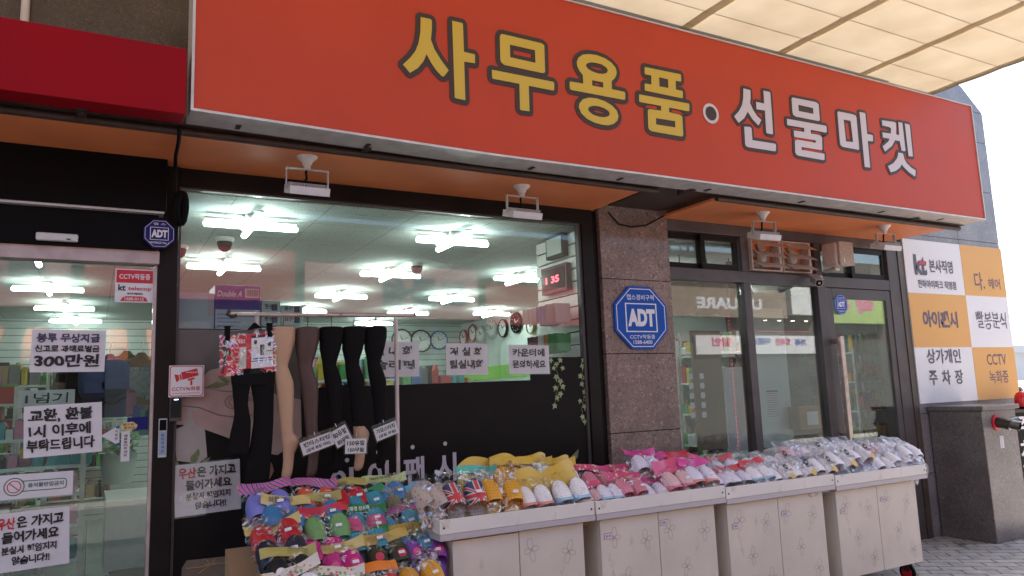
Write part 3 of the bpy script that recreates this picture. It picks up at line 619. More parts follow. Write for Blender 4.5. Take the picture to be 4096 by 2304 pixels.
# ------------------------------------------------------------------ stickers and plates on the facade
def octagon(cx, cz, rx, rz): return [(cx+rx*math.cos(rad(22.5+45*k))/math.cos(rad(22.5)), cz+rz*math.sin(rad(22.5+45*k))/math.cos(rad(22.5))) for k in range(8)]
def adt(name, label, cx, cz, rx, rz, y, ymat, words, th=.02):
    e = thing(name, label, 'security sign', (cx, y, cz))
    m = MB(); m.prism([octagon(cx, cz, rx, rz)], y-th, y); m.build('plate', ymat, e)
    m = MB(); m.prism([octagon(cx, cz, rx*.93, rz*.93), octagon(cx, cz, rx*.905, rz*.905)[::-1]], y-th-.0012, y-th-.0002)
    fw, f0, f1 = rx*.60, cz-rz*.46, cz+rz*.46
    m.prism([[(cx-fw, f0), (cx+fw, f0), (cx+fw, f1), (cx-fw, f1)], [(cx-fw*.93, f0+rz*.035), (cx-fw*.93, f1-rz*.035), (cx+fw*.93, f1-rz*.035), (cx+fw*.93, f0+rz*.035)]], y-th-.0012, y-th-.0002)
    m.build('border', M['white'], e)
    lettering(e, M['white'], [('ADT', cx-rx*.52, cx+rx*.52, cz-rz*.28, cz+rz*.28)], y-th-.0016, bold=.06)
    m = [(w, cx-rx*wd, cx+rx*wd, cz+rz*z0, cz+rz*z1) for w, wd, z0, z1 in words]
    lettering(e, M['white'], m, y-th-.0016, bold=.01)
    return e
adt('security_plate', 'large blue octagonal security plate on the granite pillar', 3.802, 2.113, .262, .25, -.021, M['blue'], [('캡스경비구역', .52, .56, .74), ('CCTV작동중', .48, -.68, -.54), ('1588-6400', .36, -.84, -.72)])
adt('security_sticker', 'small blue octagonal security sticker on the side shop door glass', 6.262, 2.285, .088, .094, -.006, M['blue'], [('캡스경비구역', .5, .56, .74), ('1588-6400', .4, -.78, -.62)], .002)
adt('security_lamp', 'dark blue octagonal security lamp on the door header corner', (0.303,-0.11,2.525)[0], (0.303,-0.11,2.525)[2], .08, .08, -.105, M['blue_dark'], [('캡 스', .4, .62, .78), ('WORLD No.1', .62, -.74, -.58)], .03)
def plate(name, label, cat, x0, x1, z0, z1, y, mt, th=.003, bevel=0, group=None):
    e = thing(name, label, cat, ((x0+x1)/2, y, z0), group)
    B(x0, x1, y-th, y, z0, z1).build('panel', mt, e, bevel=bevel); return e
# telecom sticker on the sliding door
e = plate('cctv_sticker', 'red and white telecom security sticker on the sliding door glass', 'sticker', .092, .290, 2.145, 2.336, -.002, M['white'])
B(.098, .284, -.0062, -.0052, 2.256, 2.330).build('red_band', M['red'], e)
m = MB(); m.prism([[(.12, 2.151), (.262, 2.151), (.25, 2.173), (.232, 2.18), (.15, 2.18), (.132, 2.173)]], -.0062, -.0052); m.build('red_tab', M['red'], e)
lettering(e, M['white'], [('CCTV작동중', .112, .27, 2.276, 2.31), ('1588-0112', .142, .24, 2.156, 2.173)], -.007, bold=.02)
lettering(e, M['red'], [('telecop', .158, .277, 2.207, 2.236)], -.007, bold=.02); lettering(e, M['ink'], [('kt', .108, .146, 2.21, 2.246), ('케이티텔레캅', .152, .235, 2.188, 2.2)], -.007, bold=.03)
# red cctv sticker at the window corner
e = plate('cctv_notice', 'white square notice with red camera pictogram beside the door post', 'sticker', .380, .566, 1.603, 1.783, -.034, M['white'], .002)
m = MB()
def rrect(x0, x1, z0, z1, r): return round_poly([(x0, z0), (x1, z0), (x1, z1), (x0, z1)], r)
m.prism([rrect(.384, .562, 1.607, 1.779, .012), rrect(.388, .558, 1.611, 1.775, .012)[::-1]], -.0372, -.0362)
def CP(pts): return [(.380+.186*(x-410)/505, 1.783-.18*(y-590)/450) for x, y in pts]
for poly in ([(580, 690), (810, 635), (835, 735), (605, 795)], [(485, 718), (545, 725), (560, 800), (515, 830)], [(555, 722), (578, 716), (598, 790), (572, 797)], [(676, 785), (775, 765), (780, 790), (682, 812)], [(716, 808), (745, 802), (746, 875), (718, 875)]): m.prism([CP(poly)], -.0372, -.0362)
m.build('pictogram', M['red'], e)
lettering(e, M['red'], [('CCTV녹화중', .396, .546, 1.637, 1.662), ('www.honeywellcctv.co.kr', .398, .546, 1.62, 1.628)], -.0372, bold=.02)
lettering(e, M['white'], [('Honeywell', .468, .526, 1.737, 1.748, .3)], -.038, bold=.02)
# card reader and touch switch
e = thing('card_reader', 'black access card reader below the red camera notice', 'card reader', (.415, -.03, 1.466))
B(.386, .450, -.052, -.03, 1.468, 1.60).build('case', M['frame2'], e, bevel=.004); B(.390, .444, -.0545, -.0525, 1.488, 1.596).build('screen', mat('black_gloss', (.008, .008, .01), .08), e)
B(.408, .430, -.0555, -.0546, 1.588, 1.591).build('status_light', mat('blue_led', (.2, .3, .9), .4, emit=(.5, .6, 1), es=4), e)
e = thing('touch_switch', 'slim silver touch switch on the dark door post', 'switch', (.354, -.03, 1.27))
B(.333, .377, -.046, -.0305, 1.272, 1.486).build('case', M['alu'], e, bevel=.003); B(.337, .373, -.0475, -.0465, 1.42, 1.48).build('sensor_window', M['black'], e)
B(.337, .373, -.0475, -.0465, 1.285, 1.415).build('label_strip', mat('steel_blue', (.28, .36, .50), .4), e)
lettering(e, M['ink'], [(c, .348, .362, 1.388-.022*k, 1.402-.022*k) for k, c in enumerate('눌러주세요')], -.0485)
# ------------------------------------------------------------------ paper signs
def paper(name, label, x0, x1, z0, z1, y, lines, tilt=0, group=None, sleeve=False):
    """lines: (text, fx0, fx1, fz0, fz1, ink) with fractions of the sheet"""
    w, h = x1-x0, z1-z0; cx, cz = (x0+x1)/2, (z0+z1)/2
    e = thing(name, label, 'paper sign', (cx, y, cz), group)
    m = MB(); m.grid(lambda u, v: (x0+w*u, y-.0005-.005*abs(math.sin(u*3.1+.2))*(.3+.7*abs(v-.5))-.012*max(0, abs(2*u-1)-.75)*max(0, .3-v)*4, z0+h*v), 8, 6)
    m.build('sheet', M['paper'], e, smooth=True)
    by = {}
    for t, a, b, c, d, k in lines: by.setdefault(k, []).append((t, x0+w*a, x0+w*b, z0+h*c, z0+h*d))
    for k, its in by.items(): lettering(e, M[k], its, y-.0065, bold=.036, hand=.032)
    if sleeve:
        B(x0-.008, x1+.008, y-.009, y-.008, z0-.008, z1+.008).build('plastic_sleeve', M['sleeve'], e)
    e.rotation_euler = (0, tilt, 0); return e
paper('paper_notice', 'handwritten paper about free bags and a 300 fine, on the sliding door', -.293, .056, 1.757, 1.985, -.004, [('봉투 무상지급', .07, .92, .70, .92, 'ink_navy'), ('신고로 과태료벌금', .05, .92, .47, .64, 'ink'), ('300만원', .05, .92, .12, .42, 'ink')], rad(0.5))
paper('paper_notice', 'handwritten paper asking for exchange and refund after one, on the sliding door', -.306, .054, 1.318, 1.585, -.004, [('교환, 환불', .06, .88, .66, .93, 'ink'), ('1시 이후에', .06, .85, .38, .62, 'ink'), ('부탁드립니다', .04, .90, .10, .34, 'ink')], rad(-2))
paper('paper_notice', 'handwritten umbrella notice with red first word low on the sliding door glass', -.395, -.078, .752, 1.045, -.004, [('우산', .0, .24, .72, .92, 'ink_red'), ('은 가지고', .26, .92, .72, .92, 'ink'), ('들어가세요', .06, .85, .48, .68, 'ink'), ('분실시 책임지지', .06, .82, .29, .43, 'ink'), ('않습니다!!', .2, .72, .1, .25, 'ink')], rad(-2))
paper('paper_notice', 'handwritten umbrella notice in a plastic sleeve on the dark window film', .428, .782, .938, 1.225, .010, [('우산', .06, .32, .72, .93, 'ink_red'), ('은 가지고', .34, .93, .72, .93, 'ink'), ('들어가세요', .16, .86, .48, .68, 'ink'), ('분실시 책임지지', .16, .84, .29, .43, 'ink'), ('않습니다!!', .3, .77, .1, .25, 'ink')], rad(-2), sleeve=True)
e = plate('food_ban_sticker', 'long white no food sticker with green outline on the sliding door', 'sticker', -.42, -.072, 1.108, 1.232, -.002, M['paper'], .001)
m = MB(); gm = mat('green_print', (.03, .14, .09), .5)
m.prism([rrect(-.33, -.10, 1.143, 1.198, .02), rrect(-.326, -.104, 1.147, 1.194, .02)[::-1]], -.0046, -.0036); m.lathe([(.046, 0), (.046, -.001)], (-.335, -.0036, 1.17), 'y', 28); m.build('outline', gm, e)
m = MB(); m.lathe([(.041, 0), (.041, -.001)], (-.335, -.0048, 1.17), 'y', 28); m.build('disc', M['paper'], e)
m = MB(); m.path([(-.335+.03*math.cos(k*.4), -.0062, 1.17+.03*math.sin(k*.4)) for k in range(17)], .0022, 6); m.path([(-.357, -.0062, 1.19), (-.313, -.0062, 1.15)], .0022, 6); m.build('ban_ring', M['red'], e)
lettering(e, gm, [('음식물반입금지', -.275, -.115, 1.162, 1.185)], -.005, bold=.02)
e = plate('press_strip', 'tall pinkish paper strip asking to press the side, on the sliding door', 'sticker', (0.15,0.0,1.589)[0], (0.193,0.0,1.588)[0], 1.262, 1.425, -.002, M['paper'], .001)
x0 = (0.15,0.0,1.589)[0]; x1 = (0.193,0.0,1.588)[0]
lettering(e, M['ink'], [(c, x0+.012, x1-.012, 1.395-.0175*k, 1.408-.0175*k) for k, c in enumerate('옆을눌러주세요')], -.0045)
e = thing('cloud_sticker', 'small yellow cloud shaped handwritten sticker on the sliding door', 'sticker', (.16, -.002, 1.42))
a = (0.144,0.0,1.524); b = (0.228,0.0,1.487)
m = MB(); m.prism([[(a[0]+(b[0]-a[0])*(.5+.5*math.cos(t*.3142)*(1+.05*math.sin(t*2.2))), 1.452+.024*math.sin(t*.3142)*(1+.1*math.cos(t*1.7))) for t in range(20)]], -.004, -.003); m.build('cutout', mat('pale_yellow_paper', (.70, .50, .22), .7), e)
lettering(e, M['ink'], [('옆면을', a[0]+.01, b[0]-.016, 1.455, 1.468), ('열려요', a[0]+.016, b[0]-.008, 1.436, 1.451)], -.0045, hand=.05)
e = thing('door_arrow_sticker', 'white triangular automatic door sticker pointing left on the glass', 'sticker', (.1, -.002, 1.3))
a = (0.051,0.0,1.408); b = (0.138,0.0,1.459); c = (0.142,0.0,1.347)
m = MB(); m.prism([round_poly([(a[0], a[2]), (c[0], c[2]), (b[0], b[2])], .008)], -.0035, -.0025); m.build('triangle', M['paper'], e)
m = MB(); m.prism([[(b[0], b[2]-.001), (b[0]-.02, b[2]-.012), (b[0], b[2]-.02)]], -.0048, -.0038); m.prism([[(c[0], c[2]+.001), (c[0], c[2]+.02), (c[0]-.02, c[2]+.012)]], -.0048, -.0038); m.build('blue_corner', M['blue'], e)
for k, ch in enumerate('자동문'): lettering(e, M['ink'], [(ch, b[0]-.02, b[0]-.005, a[2]+.012-.02*k, a[2]+.027-.02*k)], -.005)
e = plate('opening_sticker', 'dark blue square sticker on clear backing near the door edge', 'sticker', (0.177,0.0,1.61)[0], (0.281,0.0,1.607)[0], 1.43, 1.50, -.002, M['blue_dark'], .0015)
# papers inside the display window
def wpaper(label, x0, x1, z0, z1, l1, l2, sp):
    return paper('paper_notice', label, x0, x1, z0, z1, .010, [(l1, .08, .88, .60, .88, 'ink'), (l2, .08, .90, .20, .48, 'ink')], rad(.6), 'handwritten papers on the display window', True)
wpaper('handwritten paper behind the rack post, first of three on the display window', 1.575, 1.922, 1.692, 1.923, '실 내 화', '슬리퍼', 0)
wpaper('handwritten paper between the other two on the display window', 2.122, 2.441, 1.693, 1.912, '거 실 화', '털실내화', 0)
wpaper('handwritten counter notice nearest the ivy on the display window', 2.613, 2.953, 1.690, 1.899, '카운터에', '문의하세요', 0)
# shop name on the film, phone, dots
for ch, xa, xb, zl, zh in (('아', 1.318, 1.496, .95, 1.13), ('이', 1.558, 1.70, .965, 1.155), ('팬', 1.80, 1.952, .982, 1.164), ('시', 2.032, 2.182, .986, 1.173), ('070-8957-1521', 2.26, 2.849, 1.02, 1.088)):
    put_text(MB(), ch, xa, xb, zl, zh, .0145, .03 if len(ch) < 2 else .02).build('film_letter' if len(ch) < 2 else 'phone_number', M['white_let'], win)
for x, z in ((1.425, 1.175), (1.63, 1.21), (1.867, 1.227), (2.102, 1.235)): MB().lathe([(.014, 0), (.014, -.001)], (x, .0155, z), 'y', 16).build('film_dot', M['white_let'], win)
# picture printed on the film: towel, soap bottle, leaves, wrapped soap
tw = mat('towel_print', (.46, .31, .27), .6, 0, .12, 9); tw2 = mat('towel_fold_print', (.30, .17, .15), .6)
def fpoly(pts, mt, lay, nm): 
    m = MB(); m.prism([pts], .0155-.0006*lay, .0158-.0006*lay); return m.build(nm, mt, film)
gp = mat('grey_stucco_print', (.125, .105, .095), .5, 0, .12, 12)
fpoly([(.431, 1.55), (1.134, 1.45), (1.134, 1.995), (.431, 1.995)], gp, 0, 'printed_wall')
fpoly([(0.419,1.593),(0.568,1.606),(0.57,1.723),(0.606,1.757),(0.672,1.77),(0.762,1.743),(0.854,1.694),(0.995,1.594),(1.135,1.565),(1.14,1.335),(0.997,1.237),(0.893,1.261),(0.768,1.329),(0.678,1.371),(0.58,1.413),(0.505,1.44),(0.423,1.449)], tw, 1, 'printed_towel')
m = MB()
for r, dx, dy_ in ((46, 0, 0), (34, 4, 2), (20, 8, 4)):
    m.path([(lambda q: (q[0], .0145, q[2]))((a, 0, b)) for a, b in [(.765+.0011*r*math.cos(t*.5)*1.5+.001*dx, 1.565+.0010*r*math.sin(t*.5)) for t in range(10)]], .0035, 6)
m.path([(.45, .0145, 1.555), (.55, .0145, 1.54), (.66, .0145, 1.49), (.78, .0145, 1.47), (.90, .0145, 1.49)], .004, 6)
m.path([(.56, .0145, 1.66), (.68, .0145, 1.63), (.80, .0145, 1.62), (.9, .0145, 1.60)], .003, 6)
m.build('printed_fold', tw2, film)
fpoly([(0.415,1.418),(0.467,1.438),(0.47,1.473),(0.483,1.477),(0.486,1.531),(0.481,1.554),(0.545,1.556),(0.558,1.528),(0.511,1.526),(0.512,1.476),(0.525,1.471),(0.53,1.434),(0.582,1.413),(0.598,1.254),(0.551,1.222),(0.436,1.244)], mat('soap_bottle_print', (.42, .37, .33), .6, 0, .05, 20), 2, 'printed_bottle')
lf = mat('leaf_print', (.16, .20, .09), .6, 0, .25, 40)
for pl in ([(0.394,1.269),(0.413,1.223),(0.447,1.199),(0.472,1.188),(0.438,1.243)], [(0.506,1.194),(0.508,1.26),(0.55,1.307),(0.559,1.279),(0.539,1.218)], [(0.552,1.195),(0.577,1.238),(0.615,1.253),(0.594,1.205)], [(0.406,1.18),(0.447,1.194),(0.489,1.182),(0.427,1.165)], [(0.575,1.654),(0.64,1.687),(0.718,1.671),(0.652,1.649)], [(0.647,1.715),(0.673,1.724),(0.718,1.685),(0.696,1.672)]):
    fpoly(pl, lf, 3, 'printed_leaf')
fpoly([(0.476,0.653),(0.5,0.69),(0.765,0.683),(0.783,0.632),(0.791,0.521),(0.472,0.547)], mat('soap_wrap_print', (.20, .15, .11), .7, 0, .1, 20), 1, 'printed_soap')
m = MB(); m.path([(x, .0135, z) for x, z in [(0.5,0.645),(0.573,0.644),(0.626,0.649),(0.69,0.649),(0.783,0.65)]], .004, 6); m.path([(x, .0135, z) for x, z in [(0.626,0.649),(0.604,0.678),(0.583,0.685),(0.594,0.658),(0.626,0.649),(0.657,0.682),(0.672,0.665),(0.626,0.649),(0.563,0.608)]], .003, 6); m.build('printed_twine', M['kraft'], film)
fpoly([(0.884,1.199),(0.916,1.213),(0.963,1.193),(0.975,1.145),(0.952,1.1),(0.872,1.084)], mat('brush_print', (.30, .15, .11), .7, 0, .2, 60), 1, 'printed_brush')
# ivy printed on the film at the right
def ivy_leaf(mb, cx, cz, s, a):
    pts = []
    for k, r in enumerate((1.0, .42, .78, .40, .62, .30, .62, .40, .78, .42)):
        t = a+k*2*math.pi/10; pts.append((cx+s*r*math.sin(t), cz-s*r*math.cos(t)))
    mb.prism([pts], .0125, .0135)
mb = MB(); random.seed(3)
for x, z in [(2.971,1.79),(3.018,1.76),(3.054,1.789),(2.992,1.731),(3.072,1.73),(3.013,1.664),(3.046,1.634),(3.001,1.585),(3.065,1.592),(3.011,1.512),(2.988,1.455),(3.041,1.54),(3.262,1.787),(3.252,1.742),(3.226,1.668),(3.269,1.658),(3.236,1.608),(3.255,1.548),(3.274,1.503),(3.214,1.481),(3.255,1.438),(3.229,1.363),(3.248,1.327)]:
    ivy_leaf(mb, x, z, .026+.012*random.random(), random.uniform(-.7, .7))
mb.build('printed_ivy', M['green_leaf'], film)
m = MB()
for line in ([(2.978,1.805),(3.015,1.716),(3.046,1.628),(3.006,1.541),(2.987,1.449)], [(3.277,1.802),(3.24,1.668),(3.262,1.548),(3.225,1.416),(3.248,1.321)]): m.path([(x, .0148, z) for x, z in line], .002, 5)
m.build('printed_stem', lf, film)
m = MB(); m.prism([[(3.012,1.007),(3.058,1.035),(3.113,1.079),(3.179,1.127),(3.168,1.07),(3.109,1.011)]], .0125, .0135); m.build('printed_leaf', lf, film)
# ------------------------------------------------------------------ clothes rack with stocking legs
YR = -.30
rk = thing('garment_rack', 'worn metal garment rack in front of the display window', 'garment rack', (1.2, YR, 0))
m = MB(); m.path([(.655, YR, 2.052), (1.765, YR, 2.066)], .0125, 14); m.build('rail', M['chrome'], rk, smooth=True)
m = MB(); m.path([(.662, YR, 2.085), (.655, YR, 2.052), (.672, YR, 2.045), (.70, YR, 2.052)], [.006, .015, .014, .013], 12); m.build('rail_end', M['steel_dark'], rk, smooth=True); m = MB(); m.path([(1.765, YR, 2.07), (1.775, YR, 2.068), (1.775, YR, 2.09)], [.012, .009, .005], 10); m.build('rail_end', M['steel_dark'], rk, smooth=True)
for x in (.808, 1.648):
    m = MB(); m.path([(x, YR, .06), (x, YR, 2.047)], .0125, 14); m.build('post', M['alu_pink'], rk, smooth=True)
    m = MB(); m.path([(x, YR-.1, .04), (x, YR+.2, .04)], .014, 10); m.build('foot', M['alu'], rk, smooth=True)
m = MB(); m.path([(.808, YR, .25), (1.648, YR, .25)], .011, 10); m.build('brace', M['alu'], rk, smooth=True)
# leg form: rows of (fraction down, left, right) traced on the first leg, 206 units wide, 1260 long
LEG = [(95, 650, 750), (99, 612, 795), (108, 600, 803), (125, 596, 805), (200, 598, 803), (300, 601, 780), (400, 622, 748), (432, 624, 743), (500, 631, 768), (560, 640, 789), (620, 650, 795), (700, 660, 794), (800, 673, 790), (900, 681, 786), (980, 690, 791), (1020, 693, 824), (1050, 697, 836), (1100, 703, 826), (1150, 707, 802), (1200, 708, 796), (1250, 705, 792), (1300, 697, 784), (1340, 695, 770), (1360, 710, 748)]
KX = .140/206; KZ = .867/1262
def leg_mesh(r0, r1, name, mt, parent, grow=0.0):
    rings = []; rows = LEG
    fine = []
    for (ya, la, ra), (yb, lb, rb) in zip(rows[:-1], rows[1:]):
        for k in range(2):
            t = k/2; fine.append((ya+(yb-ya)*t, la+(lb-la)*t, ra+(rb-ra)*t))
    fine.append(rows[-1])
    for yy, l, r in fine:
        if yy < r0 or yy > r1: continue
        cx = ((l+r)/2-700)*KX; w = (r-l)/2*KX+grow; dpt = min(w*.95, .066)*(1.0 if yy < 1000 else .8)
        rings.append([(cx+w*math.cos(2*math.pi*k/22), -dpt*math.sin(2*math.pi*k/22), -(yy-95)*KZ) for k in range(22)])
    m = MB(); m.rings(rings); return m.build(name, mt, parent, smooth=True)
specs = [('skin_tan', 'tan stocking on a leg form, leftmost of the hanging legs', .955), ('sheer', 'sheer brown stocking on a leg form, second of the hanging legs', 1.096), ('cloth_black', 'black tights on a leg form, in the middle of the hanging legs', 1.238), ('cloth_black', 'black footless tights on a leg form with bare foot showing', 1.375), ('cloth_black', 'black fleece tights on a leg form next to the right rack post', 1.512)]
for k, (mt, lab, x) in enumerate(specs):
    e = thing('stocking_leg', lab, 'leg form', (0, 0, 0), 'stocking leg forms on the rack')
    if k == 3:
        leg_mesh(90, 975, 'stocking', M[mt], e, .001); leg_mesh(950, 1365, 'foot', M['skin_tan'], e)
    else: leg_mesh(90, 1365, 'stocking', M[mt], e)
    m = MB(); m.path([(0, 0, -.002), (.004, 0, .03), (.004, 0, .05), (0, -.006, .074), (-.004, .004, .084)], .0022, 6); m.build('hook', M['steel_dark'], e, smooth=True)
    e.location = (x, YR-.002, 1.985+.002*k); e.scale = (1, 1, 1.0 if k < 2 else .985)
# leggings on a clip hanger with the red package
e = thing('black_leggings', 'black flared leggings hanging from the rack below the red package', 'leggings', (.78, YR, 1.72))
def flat_tube(rows, name, mt, parent, y, th=.02):
    rings = []
    for z, l, r in rows:
        cx, w = (l+r)/2, (r-l)/2
        rings.append([(cx+w*math.copysign(abs(math.cos(2*math.pi*k/20))**.7, math.cos(2*math.pi*k/20)), y-th*math.sin(2*math.pi*k/20)*(1+.25*math.sin(z*31+cx*9)), z) for k in range(20)])
    m = MB(); m.rings(rings); return m.build(name, mt, parent, smooth=True)
flat_tube([(1.75, .668, .91), (1.68, .672, .908), (1.655, .676, .906)], 'waist', M['cloth_black'], e, YR-.02)
flat_tube([(1.654, .676, .775), (1.60, .680, .765), (1.55, .686, .762), (1.50, .690, .770), (1.46, .685, .778), (1.40, .672, .778), (1.33, .660, .775), (1.285, .654, .768)], 'trouser_leg', M['cloth_black'], e, YR-.03)
flat_tube([(1.654, .778, .906), (1.55, .795, .905), (1.45, .795, .904), (1.35, .782, .900), (1.25, .768, .893), (1.15, .755, .885), (1.05, .75, .872), (.90, .745, .86)], 'trouser_leg', M['cloth_black'], e, YR-.012)
e = thing('clip_hanger', 'black clip hanger on the rack holding the red leggings package', 'hanger', (.79, YR, 1.98))
m = MB(); m.path([(.80, YR, 2.075), (.812, YR-.012, 2.072), (.80, YR-.014, 2.05), (.795, YR-.012, 2.0)], .0022, 6); m.build('hook', M['chrome'], e, smooth=True)
m = MB(); m.prism([[(.755, 1.965), (.835, 1.975), (.80, 2.005), (.79, 2.005)]], YR-.022, YR-.008); m.build('hanger_body', M['black'], e)
m = MB(); m.path([(.625, YR-.015, 1.955), (.91, YR-.015, 1.982)], .002, 6); m.build('wire', M['chrome'], e)
for x, z in ((.648, 1.955), (.875, 1.975)):
    m = MB(); m.box(x-.013, x+.013, YR-.045, YR-.003, z-.052, z+.02); m.box(x-.017, x+.017, YR-.048, YR-.0, z+.0205, z+.028); m.build('clip', M['black'], e, bevel=.003)
e = thing('leggings_package', 'glossy red double package of leggings clipped on the hanger', 'package', (.75, YR-.03, 1.8))
def sk(x, z): return (x, z+.09*(x-.61))      # the package hangs slightly askew
def pk(name, x0, x1, z0, z1, y, mt, parent=None):
    m = MB(); m.prism([[sk(x0, z0), sk(x1, z0), sk(x1, z1), sk(x0, z1)]], y-.001, y); return m.build(name, mt, parent or e)
pk('left_card', .612, .755, 1.707, 1.925, YR-.034, M['red']); pk('right_card', .757, .905, 1.707, 1.925, YR-.034, M['red'])
pk('back_panel', .776, .892, 1.73, 1.90, YR-.0355, M['white']); pk('band', .776, .892, 1.903, 1.915, YR-.0355, M['ink'])
m = MB()
for x, z in ((.79, 1.865), (.865, 1.85)): m.prism([[sk(x, z), sk(x+.016, z), sk(x+.016, z+.022), sk(x, z+.022)]], YR-.0375, YR-.037)
for x in (.784, .82, .856): m.prism([[sk(x, 1.78), sk(x+.03, 1.78), sk(x+.03, 1.786), sk(x, 1.786)]], YR-.0375, YR-.037)
m.prism([[sk(.776, 1.768), sk(.892, 1.768), sk(.892, 1.772), sk(.776, 1.772)]], YR-.0375, YR-.037); m.prism([[sk(.84, 1.82), sk(.892, 1.82), sk(.892, 1.824), sk(.84, 1.824)]], YR-.0375, YR-.037)
m.prism([[sk(.825, 1.80), sk(.832, 1.80), sk(.834, 1.86), sk(.822, 1.86)]], YR-.0375, YR-.037); m.prism([[sk(.836, 1.80), sk(.843, 1.80), sk(.846, 1.86), sk(.835, 1.86)]], YR-.0375, YR-.037)
m.build('printed_figure', M['ink'], e)
m = MB(); m.prism([[sk(.618, 1.72), sk(.632, 1.72), sk(.645, 1.80), sk(.668, 1.83), sk(.645, 1.875), sk(.655, 1.91), sk(.63, 1.918), sk(.622, 1.88), sk(.618, 1.84), sk(.63, 1.79)]], YR-.0375, YR-.0365); m.build('printed_model', mat('dark_figure_print', (.04, .02, .02), .4), e)
pk('cutout_window', .712, .748, 1.735, 1.855, YR-.0365, M['lens'])
lettering(e, M['white'], [('양모 레깅스', .672, .742, 1.885, 1.912)], YR-.0378, bold=.03)
m = MB(); m.grid(lambda u, v: (.604+.308*u, YR-.046-.010*math.sin(u*9+v*4)*math.sin(v*7+1)-.004*math.sin(u*23), 1.70+.232*v+.09*(.308*u)), 30, 22); m.build('plastic_sleeve', M['bag'], e, smooth=True)
# price cards clipped on the legs
def card(label, cx, cz, w, h, tilt, l1, l2, y):
    e = thing('price_card', label, 'price card', (cx, y, cz), 'handwritten price cards on the stockings')
    B(cx-w/2, cx+w/2, y-.002, y, cz-h/2, cz+h/2).build('card', M['paper'], e)
    lettering(e, M['ink'], [(l1, cx-w*.42, cx+w*.42, cz+h*.03, cz+h*.38), (l2, cx-w*.38, cx+w*.40, cz-h*.40, cz-h*.10)], y-.003, bold=.032, hand=.03)
    B(cx-w/2-.008, cx+w/2+.008, y-.0055, y-.0045, cz-h/2-.006, cz+h/2+.022).build('plastic_sleeve', M['sleeve'], e)
    m = MB(); m.path([(cx, y-.003, cz+h/2+.012), (cx+.004, y+.01, cz+h/2+.03)], .002, 5); m.build('pin', M['white_pl'], e)
    e.rotation_euler = (0, tilt, 0)
card('white price card tilted on the sheer brown stocking', 1.133, 1.312, .185, .075, rad(-17), '팬티스타킹', '(살색 검정 커피)', YR-.085)
card('lavender price card tilted steeply on the middle black tights', 1.272, 1.345, .10, .10, rad(-27), '80유발', '80무발', YR-.085)
card('white price card with two lines hanging over the bare foot', 1.352, 1.285, .125, .085, rad(2), '150유발', '150무발', YR-.105)
card('white price card tilted on the fleece tights by the post', 1.545, 1.36, .145, .075, rad(-18), '기모스타킹', '(유발 무발)', YR-.085)
